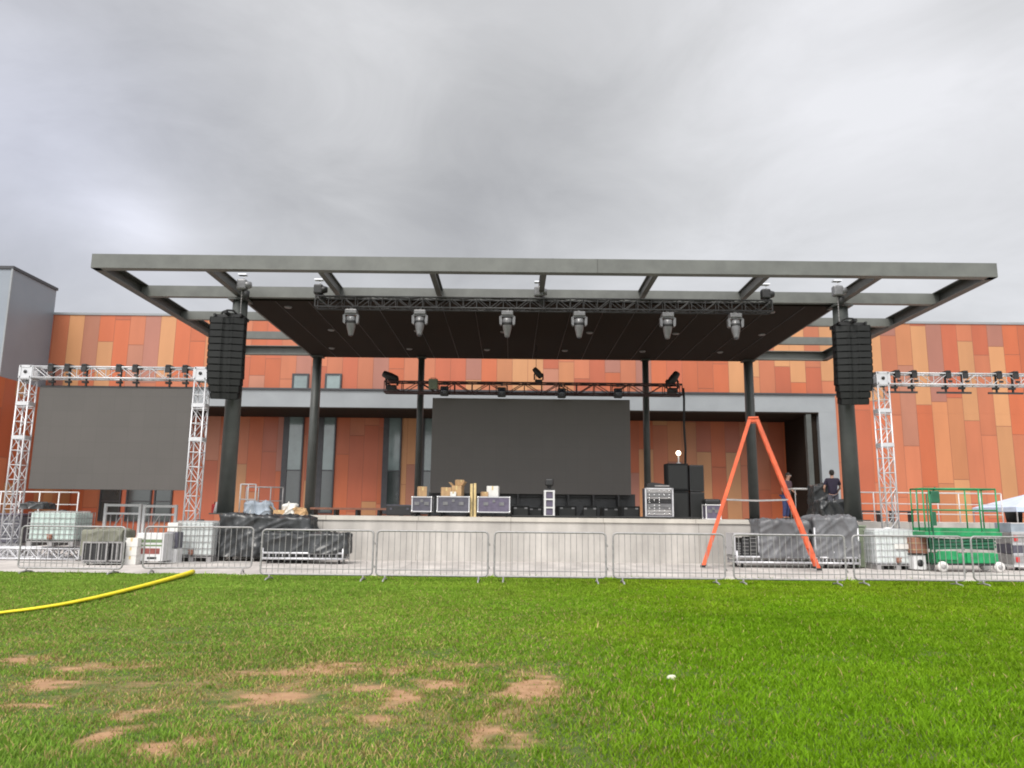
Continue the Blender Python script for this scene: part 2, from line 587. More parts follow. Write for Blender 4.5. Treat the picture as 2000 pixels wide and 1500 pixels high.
# lawn sheet with a 'dirt' attribute (worn soil), also used to thin the blades
nx, ny = 420, 330
xs = np.linspace(-30, 30, nx)
ys = np.concatenate([np.linspace(-14, 3, 30), np.linspace(3.1, LAWN_END, ny - 30)])
X, Y = np.meshgrid(xs, ys)
Z = 0.03 * (fbm(X, Y, 2.2, 40) - .5) + 0.02 * (fbm(X, Y, 0.5, 44) - .5)
V = np.stack([X.ravel(), Y.ravel(), Z.ravel()], 1)
idx = np.arange(nx * ny).reshape(ny, nx)
Q = np.stack([idx[:-1, :-1].ravel(), idx[:-1, 1:].ravel(), idx[1:, 1:].ravel(), idx[1:, :-1].ravel()], 1)
me = bpy.data.meshes.new('lawn')
me.from_pydata(V.tolist(), [], Q.tolist())
at_ = me.attributes.new('dirt', 'FLOAT', 'POINT')
at_.data.foreach_set('value', dirt_at(X.ravel(), Y.ravel()).astype(np.float32))
me.polygons.foreach_set('use_smooth', np.ones(len(Q), bool))
lawn = bpy.data.objects.new('lawn', me)
COL.objects.link(lawn)
struct(lawn)
lm = mat('turf_soil', (0.055, 0.085, 0.018), 0.95, 0, 0.35, 9, 0.6, 50, tint=(0.085, 0.125, 0.012))
nt = lm.node_tree
b = nt.nodes['Principled BSDF']
src = b.inputs['Base Color'].links[0].from_socket
an = nt.nodes.new('ShaderNodeAttribute'); an.attribute_name = 'dirt'
n2 = nt.nodes.new('ShaderNodeTexNoise'); n2.inputs['Scale'].default_value = 7; n2.inputs['Detail'].default_value = 8
tcn = [n for n in nt.nodes if n.type == 'TEX_COORD'][0]
nt.links.new(tcn.outputs['Object'], n2.inputs['Vector'])
cr2 = nt.nodes.new('ShaderNodeValToRGB')
cr2.color_ramp.elements[0].position = .3; cr2.color_ramp.elements[0].color = (0.26, 0.14, 0.07, 1)
cr2.color_ramp.elements[1].position = .7; cr2.color_ramp.elements[1].color = (0.38, 0.225, 0.12, 1)
nt.links.new(n2.outputs['Fac'], cr2.inputs['Fac'])
mx = nt.nodes.new('ShaderNodeMix'); mx.data_type = 'RGBA'
mrr = nt.nodes.new('ShaderNodeMapRange'); mrr.inputs['From Min'].default_value = .12; mrr.inputs['From Max'].default_value = .6
nt.links.new(an.outputs['Fac'], mrr.inputs['Value'])
nt.links.new(mrr.outputs['Result'], mx.inputs[0])
nt.links.new(src, mx.inputs[6]); nt.links.new(cr2.outputs['Color'], mx.inputs[7])
nt.links.new(mx.outputs[2], b.inputs['Base Color'])
me.materials.append(lm)

# grass blades
NB = 800000
yy = 4.2 + (LAWN_END + 0.08 - 4.2) * rng.random(NB * 2) ** 1.15
ww = 0.70 * yy + 2.5
xx = (rng.random(NB * 2) * 2 - 1) * ww
keep = rng.random(NB * 2) < (ww / ww.max())
xx, yy = xx[keep], yy[keep]
d = dirt_at(xx, yy)
keep = rng.random(len(xx)) > np.clip(d * 1.15 - 0.06, 0, .90)
xx, yy, d = xx[keep], yy[keep], d[keep]
n = len(xx)
lush = np.clip(fbm(xx, yy, 1.6, 60) * 1.0 + 0.3 * (fbm(xx, yy, 0.3, 70) - .5), 0, 1)
right = np.clip((xx / yy + 0.15) * 2.2, 0, 1)
nearleft = np.clip((-xx / yy - 0.15) * 3, 0, 1) * np.clip((6.0 - yy) / .7, 0, 1)
lush = np.clip(lush * 0.55 + 0.35 * np.maximum(right, nearleft) + 0.15, 0, 1) * (1 - 0.7 * d)
clump = fbm(xx, yy, 0.22, 101)
hgt = (0.020 + 0.036 * lush) * (0.5 + 0.8 * rng.random(n)) * (0.45 + 1.2 * clump)
tall = rng.random(n) < 0.012
hgt = np.where(tall, hgt * 1.9, hgt)
wid = (0.0019 + 0.00052 * yy) * (0.7 + 0.6 * rng.random(n))
ang = rng.random(n) * 2 * np.pi
lean = (0.25 + 0.75 * rng.random(n)) * hgt
la = rng.random(n) * 2 * np.pi
zz = np.zeros(n) - 0.008
dx, dy = np.cos(ang) * wid, np.sin(ang) * wid
lx, ly = np.cos(la) * lean, np.sin(la) * lean
v0 = np.stack([xx - dx, yy - dy, zz], 1)
v1 = np.stack([xx + dx, yy + dy, zz], 1)
v2 = np.stack([xx + dx * .8 + lx * .35, yy + dy * .8 + ly * .35, zz + hgt * .6], 1)
v3 = np.stack([xx - dx * .8 + lx * .35, yy - dy * .8 + ly * .35, zz + hgt * .6], 1)
v4 = np.stack([xx + lx, yy + ly, zz + hgt], 1)
V = np.stack([v0, v1, v2, v3, v4], 1).reshape(-1, 3)
base = np.arange(n) * 5
loops = np.stack([base, base + 1, base + 2, base + 3, base + 3, base + 2, base + 4], 1).ravel()
lstart = np.stack([np.arange(n) * 7, np.arange(n) * 7 + 4], 1).ravel()
ltot = np.tile([4, 3], n)
me = bpy.data.meshes.new('grass')
me.vertices.add(n * 5); me.vertices.foreach_set('co', V.astype(np.float32).ravel())
me.loops.add(n * 7); me.loops.foreach_set('vertex_index', loops.astype(np.int32))
me.polygons.add(n * 2); me.polygons.foreach_set('loop_start', lstart.astype(np.int32)); me.polygons.foreach_set('loop_total', ltot.astype(np.int32))
me.update(calc_edges=True)
# natural colour of each blade: fresh green, yellow-green, dry straw
t = rng.random(n)
patch = fbm(xx, yy, 1.1, 80)
lf = 1 - np.clip((xx / yy + 0.25) * 2.2, 0, 1)
fresh = np.stack([0.108 + 0.045 * t + .03 * lf, 0.222 + 0.06 * t + .02 * lf, 0.005 + 0.004 * t + .028 * lf], 1)
yel = np.stack([0.170 + 0.05 * t, 0.270 + 0.05 * t, 0.010 + 0.006 * t + .03 * lf], 1)
dry = np.stack([0.34 + 0.1 * t, 0.26 + 0.07 * t, 0.10 + 0.05 * t], 1)
far = np.clip((yy - 9) / 7, 0, 1)
fy = np.clip(0.15 + 0.75 * far * 0.6 + (patch - .5) * 1.3 - 0.25 * right * (1 - far), 0, 1)[:, None]
colr = fresh * (1 - fy) + yel * fy
fd = (rng.random(n) < np.clip(0.03 + d * 1.3 + 0.24 * (1 - np.maximum(right, nearleft)) * (1 - far), 0, .85))[:, None]
colr = np.where(fd, dry * (0.7 + 0.3 * t[:, None]), colr)
colr = colr * ((0.75 + 0.5 * rng.random(n)) * (0.90 + 0.42 * fbm(xx, yy, 1.3, 90)) * (0.88 + 0.3 * fbm(xx, yy, 0.28, 95)))[:, None]
rgba = np.concatenate([colr, np.ones((n, 1))], 1)
ca = me.color_attributes.new('blade', 'FLOAT_COLOR', 'POINT')
ca.data.foreach_set('color', np.repeat(rgba, 5, 0).astype(np.float32).ravel())
gm = bpy.data.materials.new('grass_blade'); gm.use_nodes = True
nt = gm.node_tree; b = nt.nodes['Principled BSDF']
an = nt.nodes.new('ShaderNodeAttribute'); an.attribute_name = 'blade'
nt.links.new(an.outputs['Color'], b.inputs['Base Color'])
b.inputs['Roughness'].default_value = 0.65
b.inputs['Specular IOR Level'].default_value = 0.12
tr = nt.nodes.new('ShaderNodeBsdfTranslucent'); nt.links.new(an.outputs['Color'], tr.inputs['Color'])
ms = nt.nodes.new('ShaderNodeMixShader'); ms.inputs[0].default_value = 0.35
nt.links.new(b.outputs[0], ms.inputs[1]); nt.links.new(tr.outputs[0], ms.inputs[2])
nt.links.new(ms.outputs[0], nt.nodes['Material Output'].inputs['Surface'])
me.materials.append(gm)
go = bpy.data.objects.new('grass', me); COL.objects.link(go)
struct(go, 'stuff')
go['label'] = 'short green lawn grass with worn dry patches'
go['category'] = 'grass'

# apron of concrete between lawn and stage, with a flush kerb
KERB = LAWN_END + 0.28
a = MB(); a.span((-60, LAWN_END + 0.0, -0.3), (60, KERB, 0.012)); struct(a.build('kerb', M['kerb']))
a = MB(); a.span((-60, KERB + 0.012, -0.3), (60, 60, 0.004)); struct(a.build('apron_pavement', M['apron']))

# ------------------------------------------------------------------ building
BY = 43.0                      # main wall
XL, XR = -46.0, 50.0
zb_top = at(1000, 624, BY).z
zband1 = at(1000, 766, BY - .35).z
zband0 = at(1000, 799, BY - .35).z
xw = at(25, 525, 39).x          # right edge of the left wing
xrec = atx(1603, BY - .35, 880)
xpil = atx(1637, BY - .35, 880)
bld = thing('building', 'long low building clad in orange, tan and mauve vertical panels behind the stage', 'building', (0, BY, 0))


def bpart(mb, name, m, parent=bld):
    mb.M = Matrix.Translation((0, -BY, 0)) @ mb.M
    mb.v = [tuple(Vector(p) - Vector((0, BY, 0))) for p in mb.v]
    return mb.build(name, m, parent)


w = MB(); w.span((XL, BY, zband0 + .06), (XR, 62, zb_top)); bpart(w, 'upper_wall', M['clad'])
w = MB(); w.span((xpil + 0.002, BY, 0), (XR, 62, zband0 + .057)); bpart(w, 'lower_wall', M['clad'])
w = MB(); w.span((xw + .003, BY + 3.7, 0), (xrec - .5, 60, zband0 + .05)); bpart(w, 'recessed_wall', M['clad'])
w = MB(); w.span((XL, BY - .05, zb_top + .002), (XR, BY + .3, zb_top + .13)); bpart(w, 'parapet_cap', M['band'])
w = MB()
w.span((xw + .004, BY - .35, zband0), (xpil, BY - .003, zband1))
w.span((xrec, BY - .35, 0), (xpil, BY - .003, zband0 - .002))
bpart(w, 'canopy_band', M['band'])
w = MB(); w.span((xw + .004, BY - .45, zband1 + .002), (xpil + .08, BY - .003, zband1 + .10)); bpart(w, 'band_flashing', M['frame'])
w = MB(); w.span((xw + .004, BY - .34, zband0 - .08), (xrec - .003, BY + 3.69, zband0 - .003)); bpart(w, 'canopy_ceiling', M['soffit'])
w = MB(); w.span((xrec - .5 + .003, BY + .0, 0), (xrec - .003, BY + 3.7, zband0 - .1)); bpart(w, 'recess_end_wall', M['soffit'])  # soffit brown gives this wall the recess shade as its colour
xp_ = atx(1580, BY - .1, 880)
w = MB(); w.span((xp_ - .14, BY - .3, 0), (xp_ + .14, BY, zband0 - .09)); bpart(w, 'recess_post', M['column'])
w = MB(); w.span((atx(1553, BY + 3.5, 880), BY + 3.5, 0), (xrec - .51, BY + 3.69, zband0 - .09)); bpart(w, 'end_shade_panel', M['soffit'])  # dark sheet standing in for the shade at the recess end
# left wing with the grey plant tower on top
zt0, zt1 = at(25, 735, 39).z, at(25, 525, 39).z
w = MB(); w.span((-75, 39, 0), (xw, BY + 3.8, zt0)); bpart(w, 'wing_wall', M['clad'])
w = MB(); w.span((-75, 39.05, zt0 + .003), (xw - .02, BY + .0, zt1)); bpart(w, 'tower', M['greytower'])
w = MB(); w.span((-75, 38.98, zt1 + .002), (xw + .05, BY + .05, zt1 + .16)); bpart(w, 'tower_cap', M['frame'])
w = MB()
for k in range(7):
    zz_ = zt0 + (zt1 - zt0) * (k + .5) / 7
w.bar((xw - .02, 39.03, zt0 + .01), (xw - .02, 39.03, zt1), .09)
bpart(w, 'corner_trim', M['band'])

# tall narrow windows in the recess and two small square ones above the band
RW = BY + 3.7


def window(px0, px1, py0, py1, Y, glass, mull=1, zb=None):
    x0, x1 = atx(px0, Y, 880), atx(px1, Y, 880)
    z1 = at((px0 + px1) / 2, py0, Y).z
    z0 = zb if zb is not None else at((px0 + px1) / 2, py1, Y).z
    f = MB(); t_ = .09
    tl = .34 if mull == 3 else t_
    f.span((x0, Y - .10, z0), (x0 + tl, Y - .004, z1)); f.span((x1 - t_, Y - .10, z0), (x1, Y - .004, z1))
    f.span((x0 + tl, Y - .10, z0), (x1 - t_, Y - .004, z0 + t_)); f.span((x0 + tl, Y - .10, z1 - t_), (x1 - t_, Y - .004, z1))
    for zc in ([z0 + (z1 - z0) * .42] if mull == 3 else [z0 + (z1 - z0) * k / (mull + 1) for k in range(1, mull + 1)]):
        f.span((x0 + tl, Y - .09, zc - .03), (x1 - t_, Y - .004, zc + .03))
    fo = bpart(f, 'window_frame', M['frame'])
    zs = z0 + (z1 - z0) * .42 if mull == 3 else z0 + t_
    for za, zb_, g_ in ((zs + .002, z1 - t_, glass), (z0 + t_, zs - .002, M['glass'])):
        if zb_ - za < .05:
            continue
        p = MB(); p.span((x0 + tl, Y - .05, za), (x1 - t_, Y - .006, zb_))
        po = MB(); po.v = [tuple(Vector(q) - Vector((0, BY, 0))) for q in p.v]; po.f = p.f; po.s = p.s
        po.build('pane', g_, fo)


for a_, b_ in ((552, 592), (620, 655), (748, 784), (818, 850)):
    window(a_, b_, 806, 985, RW, M['glass_reflect'], 3, 1.5)  # upper panes take the painted reflection tone
for a_, b_ in ((205, 246), (256, 305), (310, 345)):
    window(a_, b_, 940, 1000, RW, M['glass'], 1, 0.9)
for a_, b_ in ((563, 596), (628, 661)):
    window(a_, b_, 730, 762, BY, M['glass_reflect'], 0)

# ------------------------------------------------------------------ stage platform and terrace
DECK = 1.41
SY = 25.35
sx0, sx1 = at(438, 1010, SY).x, at(1668, 1010, SY).x
st = thing('stage_platform', 'long low cast concrete stage platform with pale front wall facing the lawn', 'stage', (0, SY, 0))
w = MB(); w.span((sx0, 0, 0), (sx1, 12.5, DECK - .14)); w.build('front_wall', M['concrete'], st)
w = MB(); w.span((sx0 - .04, -.05, DECK - .138), (sx1 + .04, 12.5, DECK)); w.build('deck_slab', M['kerb'], st)
te = thing('terrace', 'raised concrete terrace between the stage and the orange building', 'terrace', (0, 30, 0))
w = MB(); w.span((sx0 - 3.0, 7.9, 0), (30, 12.6, DECK - .03)); w.span((sx1 + .06, -.2, 0), (30, 7.89, DECK - .035)); w.span((sx0 - 3.0, 12.61, 0), (30, 16.68, DECK - .03))
w.build('terrace_slab', M['concrete'], te)

# ------------------------------------------------------------------ stage canopy
RFY = 22.5
DYR = 3.22
rxl = at(180, 500, RFY).x
rxr = at(1946, 515, RFY).x
zt = 0.5 * (at(180, 497, RFY).z + at(1945, 513, RFY).z)
zbm = zt - 0.44
gx = [rxl + (rxr - rxl) * i / 8 for i in range(9)]
gy = [RFY + DYR * j for j in range(5)]
can = thing('stage_canopy', 'flat steel stage canopy with open outer grid, dark soffit and six columns', 'canopy', (0, 0, 0))
# perimeter: channel-shaped fascia (web + flanges)
def channel(mb, p, q, h, fl, t=.03, side=1):
    p, q = Vector(p), Vector(q)
    d = (q - p).normalized(); n_ = Vector((-d.y, d.x, 0)) * side
    mb.bar(p + Vector((0, 0, h / 2)), q + Vector((0, 0, h / 2)), t, h)
    mb.bar(p + n_ * (fl / 2 + t / 2) + Vector((0, 0, t / 2)), q + n_ * (fl / 2 + t / 2) + Vector((0, 0, t / 2)), fl, t)
    mb.bar(p + n_ * (fl / 2 + t / 2) + Vector((0, 0, h - t / 2)), q + n_ * (fl / 2 + t / 2) + Vector((0, 0, h - t / 2)), fl, t)


w = MB(); channel(w, (gx[0], gy[0], zbm), (gx[8], gy[0], zbm), .44, .26); w.build('front_fascia', M['fascia'], can)
w = MB(); w.bar((atx(1166, gy[0] - .016, 520), gy[0] - .017, zbm + .22), (atx(1168, gy[0] - .016, 520), gy[0] - .017, zbm + .22), .005, .43)
w.build('fascia_joint', M['beam'], can)
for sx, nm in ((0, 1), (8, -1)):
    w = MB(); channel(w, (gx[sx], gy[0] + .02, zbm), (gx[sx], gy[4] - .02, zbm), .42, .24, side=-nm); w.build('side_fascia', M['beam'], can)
w = MB(); channel(w, (gx[0], gy[4], zbm), (gx[8], gy[4], zbm), .42, .24, side=-1); w.build('rear_fascia', M['fascia'], can)
HB = .40


def ibeam(mb, p, q, h, fl, t=.03):
    p, q = Vector(p), Vector(q)
    mb.bar(p + Vector((0, 0, h / 2)), q + Vector((0, 0, h / 2)), .022, h - 2 * t)
    mb.bar(p + Vector((0, 0, t / 2)), q + Vector((0, 0, t / 2)), fl, t)
    mb.bar(p + Vector((0, 0, h - t / 2)), q + Vector((0, 0, h - t / 2)), fl, t)


# second transverse beam spans the whole width
w = MB()
w.span((gx[0] + .04, gy[1] - .11, zbm + .02), (gx[8] - .04, gy[1] + .11, zbm + HB))
w.build('cross_beam', M['fascia'], can)
for j in (2, 3):
    for i in (0, 7):
        w = MB(); w.span((gx[i] + .04, gy[j] - .09, zbm + .04), (gx[i + 1] - (.04 if i else .0), gy[j] + .09, zbm + .36)); w.build('outrigger_beam', M['fascia'], can)
for i in range(1, 8):
    w = MB(); ibeam(w, (gx[i], gy[0] + .04, zbm + .03), (gx[i], gy[1] - .12, zbm + .03), .36, .20 if i in (1, 7) else .17); w.build('joist', M['beam'], can)
for i in (1, 7):
    w = MB(); w.span((gx[i] - .08, gy[1] + .12, zbm + .03), (gx[i] + .08, gy[4] - .05, zbm + .41)); w.build('edge_beam', M['beam'], can)
# soffit deck between gridlines 1..7
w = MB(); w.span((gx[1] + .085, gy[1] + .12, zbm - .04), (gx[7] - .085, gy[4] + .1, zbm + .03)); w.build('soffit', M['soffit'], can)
w = MB(); w.span((gx[1] + .085, gy[1] + .12, zbm + .034), (gx[7] - .085, gy[4] - .045, zbm + .45)); w.build('roof_deck', M['roofgrey'], can)
w = MB()
for k in range(1, 18):
    x = gx[1] + (gx[7] - gx[1]) * k / 18
    w.span((x - .012, gy[1] + .15, zbm - .052), (x + .012, gy[4] + .05, zbm - .0402))
w.build('soffit_seams', M['black'], can)
dl0 = None
for i in range(6):
    for j in range(3):
        x = gx[1] + (gx[7] - gx[1]) * (i + .5 + (0.12 if j % 2 else -.1)) / 6
        y = gy[1] + .9 + j * 3.4
        if dl0 is None:
            w = MB(); w.lathe([(.05, -.04), (.11, -.04), (.14, -.01), (.14, 0)], (0, 0, 0), 12)
            dl0 = w.build('downlight', M['silver'], can, (x, y, zbm - .04))
        else:
            c = dl0.copy(); COL.objects.link(c); c.location = (x, y, zbm - .04)


def column(x, y, r0, r1, z0=DECK):
    w = MB()
    w.lathe([(r0, z0), (r1, zbm - .05)], (x, y, 0), 20)
    o = w.build('column', M['column'], can)
    p = MB(); p.box((x, y, z0 + .02), (r0 * 2.9, r0 * 2.9, .04)); p.build('base_plate', M['column'], o)
    p = MB(); p.box((x, y, zbm - .09), (r1 * 2.6, r1 * 2.6, .06)); p.build('cap_plate', M['column'], o)


column(gx[1], gy[1], .27, .25)
column(gx[7], gy[1], .27, .25)
column(atx(612, gy[4] - .2, 850), gy[4] - .2, .23, .21)
column(atx(1467, gy[4] - .2, 850), gy[4] - .2, .23, .21)
column(atx(819, gy[4] - .25, 850), gy[4] - .25, .16, .15)
column(atx(1263, gy[4] - .25, 850), gy[4] - .25, .16, .15)

# ------------------------------------------------------------------ front lighting truss with moving heads
FTY = 24.75
ta, tb = at(618, 590, FTY), at(1505, 601, FTY)
zft = 0.5 * (ta.z + tb.z)
ftr = thing('lighting_truss', 'long black lighting truss hung under the front edge of the canopy', 'truss', (ta.x, FTY, zft))
truss_parts((0, 0, 0), (tb.x - ta.x, 0, 0), .36, M['blacktruss'], ftr, .45, .026, .014)
w = MB()
w.tube([(.1, -.1, .19)] + [(0.1 + k * .6, -.1 + .04 * math.sin(k * 1.7), .17 + .025 * math.sin(k * 2.3)) for k in range(1, 24)], .028, 6)
w.build('cable_bundle', M['rubber'], ftr)


def moving_head_fixture(label, loc, tilt=0.0, h=.95, m=None, group=None, up=False):
    t_ = thing('moving_head_light', label, 'stage light', loc, 0, group)
    m = m or M['silver']
    s = h / .95
    sg = 1 if up else -1
    mir = Matrix.Scale(s, 4) @ Matrix.Diagonal((1, 1, -sg, 1))

    def nb():
        q = MB(); q.M = mir.copy(); return q
    b_ = nb(); b_.box((0, 0, -.15), (.40, .32, .16), 0, .03); b_.box((0, 0, -.04), (.1, .1, .08)); o = b_.build('base', m, t_)
    y_ = nb()
    for sx in (-1, 1):
        y_.prism([(sx * .20, -.24), (sx * .27, -.26), (sx * .26, -.52), (sx * .19, -.56), (sx * .17, -.40)], -.09, .09)
    y_.box((0, 0, -.245), (.44, .2, .05)); y_.build('yoke', m, t_)
    hd = nb(); hd.M = mir @ Matrix.Translation((0, 0, -.47)) @ Matrix.Rotation(tilt, 4, 'X')
    hd.lathe([(.10, .18), (.155, .15), (.165, .0), (.16, -.10), (.14, -.22), (.09, -.42), (.08, -.47)], (0, 0, 0), 16)
    ho = hd.build('head', m, t_)
    bd = nb(); bd.M = hd.M.copy(); bd.lathe([(.163, .03), (.170, .02), (.170, -.05), (.163, -.06)], (0, 0, 0), 16); bd.build('head_band', M['black'], ho)
    l = nb(); l.M = hd.M.copy(); l.lathe([(.075, -.465), (.078, -.48), (.06, -.49), (.02, -.497)], (0, 0, 0), 16); l.build('lens', M['lens'], ho)
    for sx in (-.13, .13):
        c = nb(); c.box((sx, 0, -.03), (.05, .07, .1)); c.build('clamp', M['black'], t_)
    return t_


ords = ['leftmost', 'second from left', 'third from left', 'third from right', 'second from right', 'rightmost']
for k, (px, py) in enumerate(((687, 605), (821, 603), (991, 606), (1131, 608), (1303, 610), (1435, 612))):
    p = at(px, py, FTY)
    moving_head_fixture('moving head light hanging from the front truss, %s of six' % ords[k], (p.x, FTY - .02, zft - .18),
                        R([8, -6, 12, 4, 10, -8][k]), .93, M['silver'], 'moving heads under the front truss')


def hoist(label, top, zlow, m, group, big=1.0):
    """chain hoist: body on a beam clamp, chain down to the load"""
    t_ = thing('chain_hoist', label, 'hoist', top, 0, group)
    w = MB(); w.box((0, 0, -.20 * big), (.30 * big, .26 * big, .34 * big), 0, .05 * big)
    w.lathe([(.12 * big, -.21 * big), (.13 * big, 0), (.10 * big, .1 * big)], (.18 * big, 0, -.20 * big), 12, 'X'); w.build('motor_body', m, t_)
    h_ = MB(); h_.tube([(0, 0, .12), (.06, 0, .05), (0, 0, -.03)], .018, 6); h_.box((0, 0, .14), (.28, .2, .04)); h_.build('beam_clamp', M['chrome'], t_)
    L_ = top[2] - zlow
    c = MB()
    k = 0
    z = -.36 * big
    while z > -L_:
        z2 = max(z - .05, -L_)
        if k % 2:
            c.bar((0, 0, z), (0, 0, z2 - .01), .03, .012)
        else:
            c.bar((0, 0, z), (0, 0, z2 - .01), .012, .03)
        z -= .05; k += 1
    c.tube([(0, 0, -L_ + .1), (.05, 0, -L_ + .03), (0, 0, -L_)], .02, 6)
    c.build('chain', M['galv'], t_)
    w = MB(); w.lathe([(.05, -.12), (.11, -.1), (.12, .16), (.10, .18)], (.12, .06, -.55 * big), 10); w.build('chain_bag', M['black'], t_)
    return t_


for px, lab in ((622, 'dark chain hoist at the left end of the front lighting truss'), (1052, 'pale topped chain hoist at the middle of the front lighting truss'),
                (1495, 'dark chain hoist at the right end of the front lighting truss')):
    x = atx(px, FTY, 575)
    hoist(lab, (x, FTY, zbm - .0 + .25), zft + .19, M['silver'] if px == 1052 else M['black'], 'chain hoists of the front truss')

# ------------------------------------------------------------------ line arrays
LAY = 24.35


def line_array(px, py0, py1, label, sgn, hlabel):
    top, bot = at(px, py0, LAY), at(px, py1, LAY)
    H = top.z - bot.z
    t_ = thing('line_array_speaker', label, 'loudspeaker', (top.x, LAY, top.z), 0, 'line array speakers')
    n_ = 12
    W = 1.08
    # J-curve: each cabinet a little more tilted
    y, z = 0.0, -.12
    ch = (H - .15) / n_ * 1.012
    for k in range(n_):
        tilt = R(0.3 + (k / (n_ - 1)) ** 2.2 * 14)
        m = Matrix.Translation((0, y, z)) @ Matrix.Rotation(sgn * R(9), 4, 'Z') @ Matrix.Rotation(tilt, 4, 'X')
        wk = W * (1 - .22 * max(0, (k - 8) / 3))
        c = MB(); c.M = m
        c.prism([(-wk / 2, -ch + .003), (wk / 2, -ch + .003), (wk / 2, -.003), (-wk / 2, -.003)], .02, .52)
        for sx in (-1, 1):
            c.box((sx * (wk / 2 + .012), .2, -ch / 2), (.022, .3, ch * .7))
        co = c.build('speaker_cabinet', M['blackwood'], t_)
        g_ = MB(); g_.M = m
        hw = wk / 2
        g_.add([(-hw + .02, .018, -ch + .02), (-.16, -.03, -ch + .02), (-.05, .018, -ch + .02), (.05, .018, -ch + .02), (.16, -.03, -ch + .02), (hw - .02, .018, -ch + .02),
                (-hw + .02, .018, -.02), (-.16, -.03, -.02), (-.05, .018, -.02), (.05, .018, -.02), (.16, -.03, -.02), (hw - .02, .018, -.02)],
               [(0, 1, 7, 6), (1, 2, 8, 7), (2, 3, 9, 8), (3, 4, 10, 9), (4, 5, 11, 10)])
        for sx in (-.16, .16):
            g_.box((sx, -.035, -ch / 2), (.05, .02, ch - .03))
        g_.build('grille', M['grille'], co)
        y += math.sin(tilt) * ch * 1.0
        z -= math.cos(tilt) * ch
    f = MB()
    for sx in (-.42, .42):
        f.bar((sx, -.05, -.06), (sx, .75, -.06), .06, .1)
    f.bar((-.45, .1, -.06), (.45, .1, -.06), .08, .1); f.bar((-.45, .5, -.06), (.45, .5, -.06), .08, .1)
    f.bar((0, -.25, -.01), (0, .9, -.01), .09, .09)
    f.build('flying_frame', M['black'], t_)
    c = MB(); c.tube([(-.28, .2, 0), (-.25, .2, .10), (-.1, .2, .16), (.1, .2, .15), (.2, .25, .05), (.3, .5, -.05)], .035, 8)
    c.tube([(-.3, .3, 0), (-.1, .32, .08), (.15, .3, .05)], .03, 8)
    c.build('cable_loop', M['rubber'], t_)
    hoist(hlabel, (top.x + sgn * .28, LAY + .35, zbm + .38), top.z, M['silver'], 'chain hoists of the line arrays', 1.05)


line_array(445, 612, 779, 'tall curved black line array speaker hanging at the left end of the canopy', 1, 'grey chain hoist holding the left line array speaker')
line_array(1665, 628, 790, 'tall curved black line array speaker hanging at the right end of the canopy', -1, 'grey chain hoist holding the right line array speaker')

# ------------------------------------------------------------------ rear LED wall and rear truss
LY = 33.0
p0, p1 = at(845, 777, LY), at(1233, 967, LY)
led = thing('rear_led_wall', 'wide dark grey LED wall at the back of the stage, switched off', 'LED screen', (0.5 * (p0.x + p1.x), LY, p1.z))
w = MB(); wd, hh = p1.x - p0.x, p0.z - p1.z
w.box((0, 0.05, hh / 2), (wd, .1, hh), 0, .006); w.build('panel', M['led_rear'], led)
w = MB()
for k in range(9):
    x = -wd / 2 + wd * (k + .5) / 9
    w.span((x - .03, .11, .02), (x + .03, .2, hh - .02))
w.span((-wd / 2, .11, hh - .1), (wd / 2, .2, hh - .02)); w.build('rear_bracing', M['blacktruss'], led)
w = MB()
for k in range(8):
    x = -wd / 2 + wd * (k + .5) / 8
    w.box((x, .25, -(p1.z - DECK) / 2), (.08, .5, p1.z - DECK))
w.bar((-wd / 2, .3, -.06), (wd / 2, .3, -.06), .1); w.build('support_legs', M['black'], led)
w = MB(); w.span((-wd / 2 - .1, .55, -(p1.z - DECK) + .01), (wd / 2 + .25, .57, .05)); w.build('masking_skirt', M['tarp_black'], led)

q0, q1 = at(752, 757, LY - .4), at(1330, 762, LY - .4)
zr = .5 * (q0.z + q1.z)
rtr = thing('rear_lighting_truss', 'dark red-brown lighting truss above the rear LED wall', 'truss', (q0.x, LY - .4, zr))
truss_parts((0, 0, 0), (q1.x - q0.x, 0, 0), .46, M['redtruss'], rtr, .75, .035, .02)
# flood lights hanging on the rear truss
rl = ['far left flood', 'left flood', 'middle left flood', 'middle right flood', 'right flood', 'far right flood']


def blinder(label, loc, group):
    t_ = thing('flood_light', label, 'stage light', loc, 0, group)
    w = MB(); w.box((0, 0, 0), (.36, .22, .42), 0, .05); w.build('housing', M['black'], t_)
    y_ = MB(); y_.tube([(-.24, .02, 0), (-.24, .02, .28), (.24, .02, .28), (.24, .02, 0)], .022, 6); y_.box((0, .02, .33), (.08, .08, .12)); y_.build('yoke', M['black'], t_)
    l = MB(); l.lathe([(.13, -.13), (.14, -.11)], (0, 0, .0), 14, 'Y'); l.build('lens', M['lens'], t_)
    return t_


rear_names = ['black flood light on rear truss nearest the left column', 'black flood light on rear truss, second of the five from the left',
              'black flood light on rear truss, middle of the five', 'black flood light on rear truss, second of the five from the right',
              'black flood light on rear truss beside the right rear column']
rear_names = ['black flood light above the top left corner of the rear LED wall', 'black flood light above the left third of the rear LED wall',
              'black flood light right of centre above the rear LED wall', 'black flood light above the top right corner of the rear LED wall']
for lab, (px, py) in zip(rear_names, ((868, 764), (980, 766), (1097, 768), (1207, 768))):
    p = at(px, py, LY - .75)
    blinder(lab, (p.x, LY - .75, p.z), 'flood lights on the rear truss')


